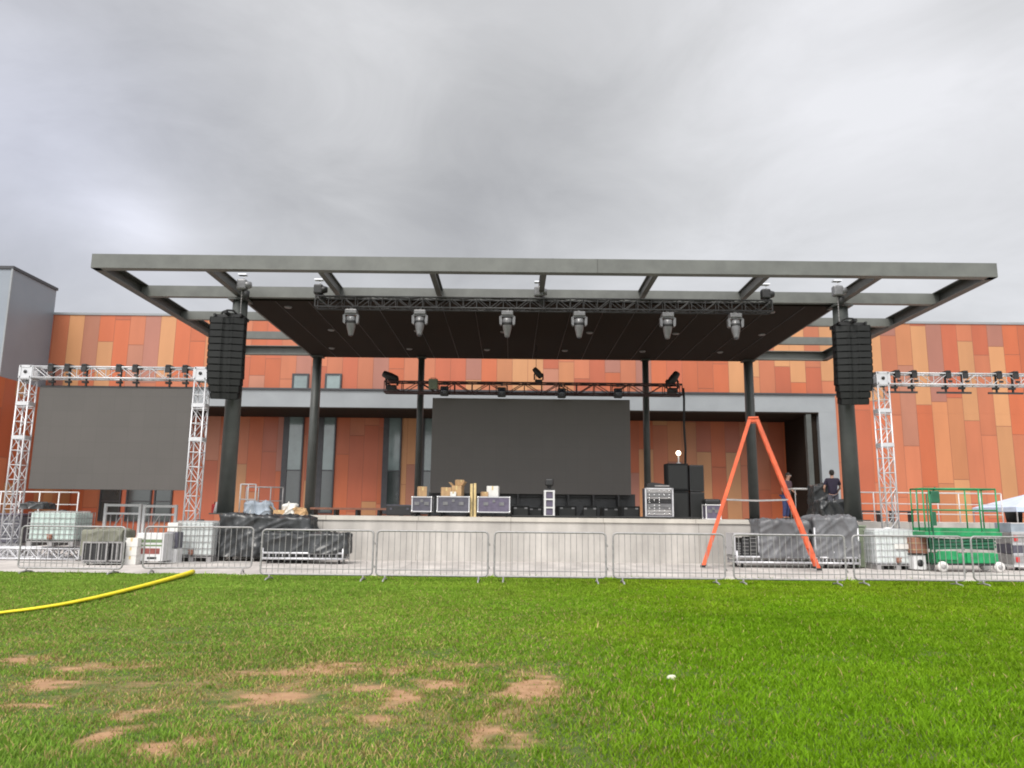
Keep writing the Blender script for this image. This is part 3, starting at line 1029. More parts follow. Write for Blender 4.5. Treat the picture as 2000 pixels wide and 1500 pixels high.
def spot(label, loc, aim, group):
    """spot light standing on the truss, its head on a bent yoke"""
    t_ = thing('spot_light', label, 'stage light', loc, 0, group)
    w = MB(); w.box((0, 0, .10), (.42, .34, .22), 0, .04); w.build('base', M['black'], t_)
    y_ = MB(); y_.tube([(-.24, 0, .2), (-.25, 0, .5), (-.2, 0, .58)], .05, 6); y_.tube([(.24, 0, .2), (.25, 0, .5), (.2, 0, .58)], .05, 6); y_.build('yoke', M['black'], t_)
    h_ = MB(); h_.M = Matrix.Translation((0, 0, .55)) @ Matrix.Rotation(aim, 4, 'Y')
    h_.lathe([(.12, -.26), (.17, -.2), (.18, .1), (.15, .34), (.14, .4)], (0, 0, 0), 14); ho = h_.build('head', M['black'], t_)
    l = MB(); l.M = h_.M.copy(); l.lathe([(.13, .4), (.12, .43), (.05, .44)], (0, 0, 0), 14); l.build('lens', M['lens'], ho)
    return t_


for lab, px, py, aim in (('black spot light tilted left on the left end of the rear truss', 765, 757, R(-65)),
                         ('black spot light bent over the middle of the rear truss', 1052, 748, R(-40)),
                         ('black spot light tilted right on the right end of the rear truss', 1313, 757, R(35))):
    p = at(px, py, LY - .4)
    s_ = spot(lab, (p.x, LY - .4, zr + .24 if px == 1052 else zr - .12), aim, 'spot lights on the rear truss')
    if px == 1052:
        s_.scale = (.75, .75, .75)
p = at(848, 750, LY - .4)
t_ = thing('dimmer_box', 'dark green dimmer box on the rear truss beside the left rear column', 'dimmer', (p.x, LY - .75, zr - .1))
w = MB(); w.box((0, 0, .2), (.38, .3, .42), 0, .02); w.build('housing', M['olive'], t_)
w = MB(); w.tube([(-.1, 0, .41), (-.1, 0, .47), (.1, 0, .47), (.1, 0, .41)], .015, 6); w.build('handle', M['black'], t_)
# hoist chains for the rear truss
for px, lab in ((1047, 'thin steel cable holding the middle of the rear truss'), ):
    x = atx(px, LY - .4, 740)
    w = MB(); w.tube([(0, 0, 0), (0, 0, zbm - .04 - zr - .2)], .012, 5)
    tag(w.build('suspension_cable', M['black'], None, (x, LY - .4, zr + .2)), lab, 'cable')
x = atx(1334, LY - .4, 740)
pz = at(1334, 905, LY - .4).z
w = MB(); w.tube([(0, 0, 0), (.02, 0, -.5), (-.01, .02, -1.6), (.02, -.02, -2.6), (0, 0, pz - zr - .1)], .05, 6)
tag(w.build('power_cable', M['rubber'], None, (x, LY - .4, zr + .1)), 'thick black cable hanging from the right end of the rear truss', 'cable')

# ------------------------------------------------------------------ side LED screens and ground-support truss frames
SCY = 24.6


def bracket(parent, x, z0, z1, y):
    w = MB()
    w.bar((x, y, z0), (x, y, z1), .05, .05)
    w.box((x, y, z1 + .03), (.14, .50, .08), 0, .01)
    w.box((x, y - .22, z1 - .08), (.16, .06, .22), 0, .01)
    w.box((x - .03, y, z0 + .12), (.20, .10, .07), 0, .01)
    w.box((x + .05, y - .2, z1 - .28), (.12, .06, .07), 0, .01)
    return w.build('hanging_clamp', M['black'], parent)


def goal_frame(xl, xr, ztop, label, base_z=.004):
    t_ = thing('truss_frame', label, 'truss frame', (xl, SCY, base_z), 0, 'aluminium truss goal frames beside the stage')
    W = xr - xl
    Ht = ztop - base_z
    S = .36
    for x in (0, W):
        tw = bpy.data.objects.new('tower', None); COL.objects.link(tw); tw.parent = t_; tw.location = (x, 0, 0)
        truss_parts((0, 0, .12), (0, 0, Ht - S - .05), S, M['alu'], tw, .46, .026, .012)
        w = MB()
        w.box((0, 0, .05), (1.1, 1.1, .09), 0, .01)
        w.build('base_plate', M['galv'], tw)
        cb = MB()
        for a in (-S / 2, S / 2):
            for b_ in (-S / 2, S / 2):
                cb.bar((a, b_, Ht - S - .02), (a, b_, Ht + .02), .07)
                cb.bar((a, -S / 2, Ht - S / 2 + b_), (a, S / 2, Ht - S / 2 + b_), .07)
                cb.bar((-S / 2, a, Ht - S / 2 + b_), (S / 2, a, Ht - S / 2 + b_), .07)
        for fy in (-S / 2 - .01, S / 2 + .01):
            cb.box((0, fy, Ht - S / 2), (S * .9, .02, S * .9))
        cb.lathe([(.05, -S / 2 - .03), (.05, -S / 2 + .0)], (0, 0, Ht - S / 2), 10, 'Y')
        cb.build('corner_block', M['alu'], tw)
        hub = MB(); hub.lathe([(.055, -S / 2 - .045), (.055, -S / 2 - .031)], (0, 0, Ht - S / 2), 10, 'Y'); hub.build('corner_bolt', M['black'], tw)
        for zf in (.62, .8):
            sl = MB()
            for a in (-S / 2 - .02, S / 2 + .02):
                sl.box((a, 0, Ht * zf), (.03, S, .12)); sl.box((0, a, Ht * zf), (S, .03, .12))
            sl.build('sleeve_band', M['alu'], tw)
    tp = bpy.data.objects.new('top_truss', None); COL.objects.link(tp); tp.parent = t_; tp.location = (0, 0, Ht - S / 2)
    truss_parts((S / 2 + .05, 0, 0), (W - S / 2 - .05, 0, 0), S, M['alu'], tp, .46, .026, .012)
    return t_


lxl, lxr = at(57, 730, SCY).x - .0, at(396, 735, SCY).x
zl_top = .5 * (at(57, 716, SCY).z + at(396, 722, SCY).z)
goal_frame(lxl, lxr, zl_top, 'white aluminium truss frame carrying the grey LED screen left of the stage')
a0, a1 = at(78, 757, SCY + .05), at(372, 958, SCY + .05)
b0 = at(380, 757, SCY + .05)
sw = .5 * ((b0.x - a0.x) + (a1.x - at(70, 955, SCY + .05).x))
sc_x = .5 * (a0.x + b0.x)
shh = a0.z - a1.z
scr = thing('led_screen', 'dark grey LED screen, switched off, hung in the truss frame left of the stage', 'LED screen', (sc_x, SCY + .05, a1.z))
w = MB(); w.box((0, 0, shh / 2), (sw, .1, shh), 0, .006); w.build('panel', M['led'], scr)
w = MB()
for k in range(10):
    x = -sw / 2 + sw * (k + .5) / 10
    w.span((x - .2, .052, .02), (x + .2, .14, shh - .02))
w.build('rear_housing', M['black'], scr)
w = MB(); w.bar((-sw / 2, 0, shh + .04), (sw / 2, 0, shh + .04), .05, .06); w.build('header_rail', M['blacktruss'], scr)
for px in (104, 136, 169, 236, 268, 332, 365):
    x = at(px, 740, SCY).x - sc_x
    bracket(scr, x, shh + .07, zl_top - a1.z + .02, -.05)

rxl_, = (at(1719, 742, SCY).x,)
zr_top = at(1719, 730, SCY).z
goal_frame(rxl_, rxl_ + (lxr - lxl), zr_top, 'white aluminium truss frame standing empty right of the stage')
zrail = at(1850, 767, SCY).z
for k, (pa, pb, brs) in enumerate(((1733, 1792, (1749, 1782)), (1830, 1897, (1848, 1881)), (1930, 1998, (1947, 1979)), (2028, 2040, ()))):
    if not brs:
        continue
    xa, xb = at(pa, 767, SCY).x, at(pb, 767, SCY).x
    lab = ['black header bar with two clamps on the empty truss frame, nearest the frame tower', 'black header bar with two clamps at the middle of the empty truss frame in view',
           'black header bar with two clamps on the empty truss frame, nearest the photo edge'][k]
    t_ = thing('screen_header_bar', lab, 'header bar', (xa, SCY, zrail), 0, 'header bars on the right truss frame')
    w = MB(); w.bar((0, 0, 0), (xb - xa, 0, 0), .05, .06); w.build('rail', M['blacktruss'], t_)
    for px in brs:
        bracket(t_, at(px, 767, SCY).x - xa, .03, zr_top - zrail + .02, -.0)


# ------------------------------------------------------------------ crowd barriers
def make_barrier(label, loc, rz, W=2.46):
    t_ = thing('crowd_barrier', label, 'barrier', loc, rz, 'grey steel crowd barriers along the lawn edge')
    H, z0, r = 1.10, .14, .021
    h = W / 2
    f = MB()
    pts = []
    rad = .085
    for cx, cz, a0_ in ((h - rad, z0 + rad, -90), (h - rad, H - rad, 0), (-h + rad, H - rad, 90), (-h + rad, z0 + rad, 180)):
        for k in range(5):
            a_ = R(a0_ + k * 22.5)
            pts.append((cx + rad * math.cos(a_), 0, cz + rad * math.sin(a_)))
    f.tube(pts + [pts[0]], r, 8, False)
    f.build('frame', M['galv'], t_)
    bm_ = MB()
    n_ = 19
    for k in range(1, n_):
        x = -h + W * k / n_
        bm_.tube([(x, 0, z0), (x, 0, H)], .0072, 5, False)
    bm_.tube([(-h + .01, 0, z0 + .12), (h - .01, 0, z0 + .12)], .011, 5, False)
    bm_.build('infill_bars', M['galv'], t_)
    for sx in (-1, 1):
        x = sx * (h - .20)
        q = MB()
        q.tube([(x, 0, z0), (x, 0, .05)], .02, 6)
        q.tube([(x, -.28, .01), (x, -.22, .05), (x, 0, .07), (x, .22, .05), (x, .28, .01)], .02, 6)
        q.build('foot', M['galv'], t_)
    hk = MB()
    for z in (.35, .85):
        hk.tube([(h, 0, z), (h + .035, 0, z), (h + .04, 0, z - .05)], .012, 5)
        hk.tube([(-h, 0, z), (-h - .03, 0, z - .03), (-h, 0, z - .06)], .010, 5)
    hk.build('coupling_hook', M['galv'], t_)
    return t_


BRY = 17.35
spec = [(510, 728, 0, 'crowd barrier in front of the black covered cart, left of the central run'), (735, 953, 0, 'crowd barrier before the bare stage wall, just left of stage centre'),
        (962, 1187, 0, 'crowd barrier before the bare stage wall at stage centre'), (1193, 1420, 0, 'crowd barrier crossed by the left leg of the orange ladder'),
        (1428, 1655, 0, 'crowd barrier in front of the grey covered carts'), (1663, 1885, 0.2, 'crowd barrier in front of the caged water tank beside the green lift'),
        (1892, 2120, 0.3, 'crowd barrier in front of the green lift, cut by the photo edge'), (12, 265, 1.15, 'crowd barrier in front of the left water tank beside the yellow hose'),
        (-240, 5, 1.2, 'crowd barrier at the far left edge of the photo')]
b0_ = None
for pa, pb, dy, lab in spec:
    Yb = BRY + dy
    xa, xb = atx(pa, Yb, 1090), atx(pb, Yb, 1090)
    loc = ((xa + xb) / 2, Yb, 0.0)
    if b0_ is None:
        b0_ = make_barrier(lab, loc, 0)
        W0 = 2.46
    else:
        dup(b0_, loc, random.uniform(-.015, .015), lab)
    (bpy.context.scene.objects)  # keep order
for o in [o for o in bpy.data.objects if o.name.startswith('crowd_barrier')]:
    pass
xa, xb = atx(268, 18.5, 1100), atx(497, 19.3, 1100)
dup(b0_, ((xa + xb) / 2, 18.95, 0.01), math.atan2(.55, xb - xa), 'crowd barrier angled back beside the caged water tank and black covered cart')

# ------------------------------------------------------------------ orange step ladder
ly = 22.9
fl, fr_, ap = gnd(1380, 1111, .004), gnd(1584, 1113, .004), at(1471, 816, 22.6)
lad = thing('step_ladder', 'tall orange fibreglass step ladder standing open before the stage', 'ladder', ((fl.x + fr_.x) / 2, 22.75, .004), R(-15.5))
hx = (fr_.x - fl.x) / 2 / math.cos(R(17.5))
zt_ = ap.z - .004
xo = 0.0


def rail_pts(s, sy, f):
    """f 0 foot .. 1 top"""
    x0_ = s * hx; x1_ = xo + s * .09
    yw = .42 * (1 - f) + .19 * f
    return Vector((x0_ + (x1_ - x0_) * f, sy * yw, zt_ * f))


for s in (-1, 1):
    for sy in (-1, 1):
        w = MB()
        p, q = rail_pts(s, sy, .012), rail_pts(s, sy, 1)
        d_ = (q - p).normalized()
        nrm = Vector((0, sy, 0))
        w.bar(p, q, .03, .105, up=(1, 0, 0)); w.bar(p + d_.cross(nrm) * .048 - nrm * .02, q + d_.cross(nrm) * .048 - nrm * .02, .03, .012, up=(1, 0, 0))
        o = w.build('rail', M['orange'], lad)
        k = MB(); k.box(p + Vector((0, 0, .02)), (.15, .09, .07), 0, .01); k.build('rubber_foot', M['rubber'], o)
    w = MB()
    for k in range(1, 14):
        f = k / 14.3
        a_, b_ = rail_pts(s, -1, f), rail_pts(s, 1, f)
        if s == -1:
            w.bar(a_, b_, .085, .03)
        else:
            w.bar(a_, b_, .03, .03)
    w.build('rungs', M['alu'] if s == -1 else M['orange'], lad)
w = MB(); w.box((xo, 0, zt_ + .0), (.30, .46, .06), 0, .012); w.box((xo, 0, zt_ - .08), (.2, .40, .10), 0, .01); w.build('top_cap', M['orange'], lad)
w = MB()
fz = (at(1480, 976, 22.6).z) / zt_
for sy in (-1, 1):
    a_, b_ = rail_pts(-1, sy, fz), rail_pts(1, sy, fz)
    mid = (a_ + b_) / 2 + Vector((0, 0, -.03))
    w.bar(a_, mid, .012, .035); w.bar(mid, b_, .012, .035)
w.build('spreader', M['galv'], lad)


# ------------------------------------------------------------------ water tanks in cages
def ibc(label, loc, W, D, H, rz=0.0, tm=None, sticker=None):
    t_ = thing('water_tank', label, 'water tank', loc, rz, 'caged water tanks used as ballast')
    pal = MB()
    for x in (-W / 2 + .08, 0, W / 2 - .08):
        pal.span((x - .07, -D / 2, 0), (x + .07, D / 2, .12))
    pal.span((-W / 2, -D / 2, .122), (W / 2, D / 2, .15)); pal.build('pallet', M['galv'], t_)
    tk = MB(); tk.box((0, 0, .16 + (H - .2) / 2), (W - .06, D - .06, H - .2), 0, .07)
    to = tk.build('tank', tm or M['tank'], t_)
    c = MB(); c.lathe([(.11, H - .05), (.11, H + .02), (.06, H + .03)], (0, 0, 0), 14); c.build('lid', M['black'] if sticker is None else M['white'], to)
    cg = MB()
    for z in np.linspace(.2, H - .06, 6):
        z = float(z)
        cg.tube([(-W / 2, -D / 2, z), (W / 2, -D / 2, z), (W / 2, D / 2, z), (-W / 2, D / 2, z), (-W / 2, -D / 2, z)], .011, 5, False)
    nx_ = 9
    for k in range(nx_ + 1):
        x = -W / 2 + W * k / nx_
        for y in (-D / 2 - .012, D / 2 + .012):
            cg.tube([(x, y, .15), (x, y, H - .04)], .009, 5, False)
    for k in range(1, 7):
        y = -D / 2 + D * k / 7
        for x in (-W / 2 - .012, W / 2 + .012):
            cg.tube([(x, y, .15), (x, y, H - .04)], .009, 5, False)
    for y in (-D / 4, D / 4):
        cg.tube([(-W / 2, y, H - .02), (W / 2, y, H - .02)], .012, 5)
    cg.build('cage', M['galv'] if sticker is None else M['alu'], t_)
    v = MB(); v.lathe([(.06, -D / 2 - .08), (.07, -D / 2 - .02), (.07, -D / 2 + .04)], (0, 0, .26), 10, 'Y'); v.box((.0, -D / 2 - .06, .34), (.16, .03, .03)); v.build('valve', M['brownbox'], t_)
    if sticker:
        s_ = MB(); s_.box(sticker[:3], sticker[3:]); s_.build('sticker', M['paper'], t_)
    return t_


p = at(112, 1068, 23.8)
ibc('wide greenish water tank under the left edge of the left LED screen', (p.x, 23.9, .42), 1.42, 1.05, 1.05, 0, M['tankgreen'])
p = gnd(386, 1094)
ibc('white caged water tank under the right truss tower of the left screen', (at(386, 1060, 24.0).x, 24.1, .004), 1.22, 1.05, 1.22, 0, M['tank'])
ibc('caged water tank with white sticker between the grey carts and green lift', (at(1739, 1070, 23.6).x, 23.7, .004), 1.32, 1.05, 1.20, 0, M['tank'], (.16, -.545, .68, .5, .012, .14))
# base truss (ballast frame) under the left tank
xa, xb = at(0, 1075, 23.5).x - 1.5, at(158, 1075, 23.5).x
t_ = thing('ballast_truss', 'low white lattice truss on the ground under the left water tank', 'truss', (xa, 23.55, .2))
truss_parts((0, 0, 0), (xb - xa, 0, 0), .30, M['alu'], t_, .3, .026, .018)
w = MB()
for x in (.2, (xb - xa) / 2, xb - xa - .2):
    w.box((x, 0, -.17), (.3, .4, .05))
w.build('foot_plate', M['galv'], t_)
t_ = thing('ballast_truss', 'low white lattice truss lying behind the left water tank', 'truss', (xa, 24.35, .2))
truss_parts((0, 0, 0), (xb - xa, 0, 0), .30, M['alu'], t_, .3, .026, .018)
w = MB()
for x in (.2, (xb - xa) / 2, xb - xa - .2):
    w.box((x, 0, -.17), (.3, .4, .05))
w.build('foot_plate', M['galv'], t_)


# ------------------------------------------------------------------ draped tarps
def drape(W, D, H, seed, m, parent, name='tarp', zb=0.02, flare=.06, wr=.035, slope=0.0, step=None):
    bm = bmesh.new()
    nx_, ny_, nz_ = 40, 20, 22
    random.seed(seed)

    def disp(p, n_):
        a_ = mnoise.noise(Vector((p.x * 1.3 + seed, p.y * 1.3, p.z * .7))) * wr * 1.3
        fold = 1 - abs(mnoise.noise(Vector((p.x * 3.0 + p.z * 1.1 + seed, p.y * 3.0, p.z * .55 + seed))))
        a_ += fold ** 5 * wr * 1.5
        fold = 1 - abs(mnoise.noise(Vector((p.x * 2.0 - p.z * 2.6 + seed * 2, p.y * 2.4, p.z * 1.2))))
        a_ += fold ** 7 * wr * 1.1
        t__ = 1 - p.z / H
        a_ += flare * t__ * t__ * (0.5 + 0.9 * mnoise.noise(Vector((p.x * 2.3 + seed, p.y * 2.3, 0))))
        return p + n_ * a_
    verts = {}

    def grid(fn, nu, nv, nfn):
        vs = []
        for j in range(nv + 1):
            for i in range(nu + 1):
                p = fn(i / nu, j / nv)
                key = (round(p.x, 4), round(p.y, 4), round(p.z, 4))
                if key not in verts:
                    n_ = Vector((0, 0, 0))
                    if abs(p.x) > W / 2 - 1e-4: n_.x = math.copysign(1, p.x)
                    if abs(p.y) > D / 2 - 1e-4: n_.y = math.copysign(1, p.y)
                    if p.z > H - 1e-4: n_.z = .7
                    n_ = n_.normalized() if n_.length else Vector((0, 0, 1))
                    q = disp(p, n_)
                    if step and q.z > step[1] and (q.x < step[0]):
                        q.z = step[1] + (q.z - step[1]) * .12
                    q.z -= slope * (p.x / W + .5) * max(0, p.z - .4 * H)
                    verts[key] = bm.verts.new((q.x, q.y, max(zb, q.z)))
                vs.append(verts[key])
        for j in range(nv):
            for i in range(nu):
                q = [vs[j * (nu + 1) + i], vs[j * (nu + 1) + i + 1], vs[(j + 1) * (nu + 1) + i + 1], vs[(j + 1) * (nu + 1) + i]]
                try:
                    bm.faces.new(q)
                except ValueError:
                    pass
    grid(lambda u, v: Vector((-W / 2 + W * u, -D / 2, zb + (H - zb) * v)), nx_, nz_, None)
    grid(lambda u, v: Vector((-W / 2 + W * u, D / 2, zb + (H - zb) * v)), nx_, nz_, None)
    grid(lambda u, v: Vector((-W / 2, -D / 2 + D * u, zb + (H - zb) * v)), ny_, nz_, None)
    grid(lambda u, v: Vector((W / 2, -D / 2 + D * u, zb + (H - zb) * v)), ny_, nz_, None)
    grid(lambda u, v: Vector((-W / 2 + W * u, -D / 2 + D * v, H)), nx_, ny_, None)
    bmesh.ops.recalc_face_normals(bm, faces=list(bm.faces))
    me = bpy.data.meshes.new(name)
    bm.to_mesh(me); bm.free()
    me.polygons.foreach_set('use_smooth', [True] * len(me.polygons))
    me.materials.append(m)
    o = bpy.data.objects.new(name, me); COL.objects.link(o)
    o.parent = parent
    return o


def caster_wheels(parent, W, D, r=.07, z=0, m=None):
    for sx in (-1, 1):
        for sy in (-1, 1):
            w = MB()
            w.lathe([(r * .6, -.025), (r, -.02), (r, .02), (r * .6, .025)], (sx * (W / 2 - .1), sy * (D / 2 - .1), z + r), 12, 'X')
            w.box((sx * (W / 2 - .1), sy * (D / 2 - .1), z + 2 * r + .01), (.09, .09, .03))
            w.build('caster', m or M['rubber'], parent)


def cart_rails(parent, W, D, z0=.16, posts=None):
    w = MB()
    for y in (-D / 2, D / 2):
        w.tube([(-W / 2, y, z0), (W / 2, y, z0)], .035, 8)
        w.tube([(-W / 2, y, z0 + .16), (W / 2, y, z0 + .16)], .03, 8)
        n_ = 12
        for k in range(n_ + 1):
            x = -W / 2 + W * k / n_
            w.tube([(x, y, z0), (x, y, z0 + .16)], .014, 5)
    for x in (-W / 2, W / 2):
        w.tube([(x, -D / 2, z0), (x, D / 2, z0)], .03, 8)
        for y in (-D / 2, D / 2):
            w.tube([(x, y, .1), (x, y, posts or z0 + .3)], .03, 8)
    return w.build('cart_rails', M['alu'], parent)


# left black covered heap: tall part against the stage plus low cart in front
xa, xb = at(440, 1040, 24.6).x, at(612, 1040, 24.6).x
t_ = thing('covered_cart', 'tall equipment cart under a loose black tarp left of the stage wall', 'covered cart', ((xa + xb) / 2, 24.55, .004))
drape(xb - xa, .95, 1.38, 3, M['tarp_black'], t_, 'tarp', .14, .14, .06, .10)
w = MB(); w.span((-(xb - xa) / 2 + .05, -.4, .14), ((xb - xa) / 2 - .05, .4, .3)); w.build('cart_bed', M['black'], t_)
caster_wheels(t_, xb - xa - .1, .8)
xa, xb = at(512, 1070, 23.4).x, at(683, 1070, 23.4).x
t_ = thing('covered_cart', 'low equipment cart with chrome rails under a black tarp left of the bare stage wall', 'covered cart', ((xa + xb) / 2, 23.5, .004))
tw_ = drape(xb - xa - .1, .75, .86, 8, M['tarp_black'], t_, 'tarp', .30, .05, .045, .05)
cart_rails(t_, xb - xa - .25, .86, .15)
w = MB(); w.span((-(xb - xa) / 2 + .15, -.35, .2), ((xb - xa) / 2 - .15, .35, .34)); w.build('cart_bed', M['black'], t_)
caster_wheels(t_, xb - xa - .3, .8)

# right grey covered carts
xa, xb = at(1478, 1060, 23.9).x, at(1568, 1060, 23.9).x
t_ = thing('covered_cart', 'cart under a grey tarp with a rack of black gear at its left end', 'covered cart', ((xa + xb) / 2, 23.95, .004))
drape(xb - xa, .95, 1.38, 13, M['tarp_grey'], t_, 'tarp', .30, .09, .05, .04)
xl2 = at(1434, 1060, 23.5).x - (xa + xb) / 2
w = MB(); w.M = Matrix.Translation(((xl2 - (xb - xa) / 2) / 2 + .0, 0, 0)); ww_ = abs(xl2) - (xb - xa) / 2
cart_rails(t_, 2 * abs(xl2) * .96, .98, .16, .5)
r_ = MB()
r_.span((xl2, -.46, .36), (xl2 + .035, .46, .98)); r_.span((xl2 + .72, -.46, .36), (xl2 + .755, .46, .98))
r_.span((xl2, -.46, .983), (xl2 + .755, .46, 1.01)); r_.build('rack_frame', M['alu'], t_)
for k, (x0_, x1_, h_) in enumerate(((.06, .22, .40), (.24, .46, .52), (.48, .70, .55))):
    w = MB(); w.span((xl2 + x0_, -.42, .345), (xl2 + x1_, .4, .345 + h_), .01); o = w.build('rack_gear', M['black'], t_)
    q = MB()
    for z in np.linspace(.4, .3 + h_, 5):
        q.span((xl2 + x0_ + .02, -.432, float(z)), (xl2 + x1_ - .02, -.42, float(z) + .012))
    q.build('front_slots', M['galv'], o)
w = MB(); w.span((xl2, -.45, .27), (-xl2 * .9, .45, .34)); w.build('cart_bed', M['galv'], t_)
caster_wheels(t_, 2 * abs(xl2) * .9, .85)
xa, xb = at(1582, 1060, 23.9).x, at(1662, 1060, 23.9).x
t_ = thing('covered_cart', 'tallest equipment cart under a grey tarp, right of the orange ladder foot', 'covered cart', ((xa + xb) / 2, 23.95, .004))
drape(xb - xa, .95, 1.46, 23, M['tarp_grey'], t_, 'tarp', .30, .08, .05, -.05)
cart_rails(t_, xb - xa + .05, 1.02, .16, 1.2)
w = MB(); w.span((-(xb - xa) / 2 + .03, -.45, .27), ((xb - xa) / 2 - .03, .45, .34)); w.build('cart_bed', M['galv'], t_)
caster_wheels(t_, xb - xa, .9)
p = at(1679, 1070, 24.0)
t_ = thing('storage_bin', 'narrow olive green storage bin between the grey tarp and water tank', 'bin', (p.x, 24.2, .004))
w = MB(); w.box((0, 0, .62), (.32, .7, 1.2), 0, .03); w.build('bin_body', M['olive'], t_)
w = MB(); w.box((0, 0, 1.25), (.36, .74, .06), 0, .02); w.build('lid', M['olive'], t_)


# ------------------------------------------------------------------ green scissor lift
LFY = 22.4
xa, xb = at(1812, 1080, LFY).x, at(1966, 1080, LFY).x
lift = thing('scissor_lift', 'green scissor lift with white wheels and lowered platform beside the right tank', 'scissor lift', ((xa + xb) / 2, LFY + .45, .004))
LW = xb - xa
w = MB()
w.box((.08, 0, .38), (LW * .80, .60, .30), 0, .03)
w.box((LW * .2, -.33, .40), (LW * .36, .06, .30), 0, .02)
w.box((-LW * .22, -.33, .46), (LW * .26, .05, .26), 0, .02)
w.build('chassis', M['green'], lift)
w = MB(); w.span((-LW * .36, -.36, .19), (LW * .38, .36, .24)); w.build('underside', M['black'], lift)
for sx in (-.30, .42):
    for sy in (-1, 1):
        w = MB(); w.lathe([(.09, -.06), (.145, -.05), (.15, 0), (.145, .05), (.09, .06)], (sx * LW, sy * .34, .15), 18, 'Y'); o = w.build('wheel', M['wheelwhite'], lift)
        k = MB(); k.lathe([(.06, sy * .085), (.07, sy * .072)], (sx * LW, sy * .34, .15), 12, 'Y'); k.build('hub', M['galv'], o)
w = MB()
for i, z in enumerate((.68, .78, .88)):
    for sy in (-.26, .26):
        w.bar((-LW * .40, sy, z - .03), (LW * .42, sy, z + .04), .05, .07)
        w.bar((-LW * .40, sy * .75, z + .04), (LW * .42, sy * .75, z - .03), .05, .07)
w.build('scissor_arms', M['greendark'], lift)
w = MB(); w.box((0, 0, 1.06), (LW * .98, .74, .13), 0, .015); w.build('platform_deck', M['green'], lift)
w = MB(); w.span((-LW * .47, -.378, .965), (-LW * .14, -.372, 1.0)); w.span((LW * .16, -.378, .965), (LW * .47, -.372, 1.0)); w.build('deck_stripe', M['white'], lift)
w = MB()
TH = 2.36
for sy in (-.34, .34):
    w.tube([(-LW * .48, sy, TH), (LW * .46, sy, TH)], .024, 8)
    w.tube([(-LW * .48, sy, 1.75), (LW * .46, sy, 1.75)], .018, 8)
    w.box((0, sy, 1.19), (LW * .94, .015, .10))
    for x in (-.48, -.40, .24, .46):
        w.tube([(x * LW, sy, 1.14), (x * LW, sy, TH)], .021, 8)
for x in (-.48, .46):
    for z in (TH, 1.75):
        w.tube([(x * LW, -.34, z), (x * LW, .34, z)], .024, 8)
w.build('guard_rail', M['green'], lift)
w = MB(); w.box((-LW * .33, -.30, 2.12), (.26, .2, .36), 0, .03); w.tube([(-LW * .33, -.3, 2.3), (-LW * .31, -.32, 2.4)], .025, 6); w.build('control_box', M['greendark'], lift)
w = MB()
for x in (-.44, -.39):
    w.tube([(x * LW, -.37, .2), (x * LW, -.37, 2.2)], .022, 6)
for z in np.linspace(.35, 1.0, 3):
    w.tube([(-LW * .44, -.37, float(z)), (-LW * .39, -.37, float(z))], .018, 6)
w.box((-LW * .36, -.34, 1.5), (.12, .06, .4)); w.build('access_ladder', M['greendark'], lift)

# brown box on a white cable-reel case beside the lift
p = at(1797, 1095, 22.9)
t_ = thing('reel_case', 'small white case with a dark round opening beside the green lift', 'case', (p.x, 23.1, .004))
w = MB(); w.box((0, 0, .24), (.36, .4, .42), 0, .02); w.build('body', M['white'], t_)
w = MB(); w.lathe([(.10, -.215), (.10, -.2)], (0, 0, .22), 16, 'Y'); w.build('reel_opening', M['black'], t_)
w = MB(); w.box((0, 0, .465), (.40, .44, .03)); w.build('lid', M['black'], t_)
t_ = thing('crate', 'brown crate stacked on the white reel case beside the green lift', 'crate', (p.x + .03, 23.1, .486))
w = MB(); w.box((0, 0, .24), (.42, .4, .46), 0, .015); w.build('body', M['brownbox'], t_)
w = MB(); w.box((0, 0, .31), (.44, .42, .03)); w.box((0, 0, .12), (.44, .42, .03)); w.build('batten', M['wood'], t_)
# stacked grey cases at the right edge
pz_ = [(.19, .30, M['galv']), (.50, .30, M['case']), (.81, .32, M['galv']), (1.14, .30, M['bluegrey'])]
xe0 = at(1968, 1060, 23.6).x
labs = ['bottom grey case of the stack at the right edge behind the green lift', 'dark second case up in the stack at the right edge behind the green lift',
        'grey third case up in the stack at the right edge behind the green lift', 'pale blue-grey top case of the stack at the right edge behind the green lift']
dz_ = .19
t_ = thing('dolly', 'white railed dolly under the stacked cases at the right edge', 'dolly', (xe0 + 1.0, 23.8, .004))
w = MB(); w.span((-1.0, -.4, .11), (1.0, .4, .17)); w.build('dolly_bed', M['white'], t_); caster_wheels(t_, 1.9, .75, .05)
zc_ = .178
for lab, (_, h_, m_) in zip(labs, pz_):
    t_ = thing('flight_case', lab, 'flight case', (xe0 + 1.0, 23.8, zc_), 0, 'stacked cases at the right edge')
    w = MB(); w.box((0, 0, h_ / 2), (1.96, .8, h_ - .01), 0, .015); w.build('body', m_, t_)
    w = MB()
    for z in (.015, h_ - .02):
        w.span((-.99, -.41, z - .012), (.99, -.402, z + .018))
    w.build('edge_trim', M['alu'], t_)
    if 'third' in lab or 'bottom' in lab:
        w = MB(); w.box((-.88, -.415, h_ / 2), (.10, .02, h_ * .5)); w.build('red_label', M['red'], t_)
    zc_ += h_ + .004


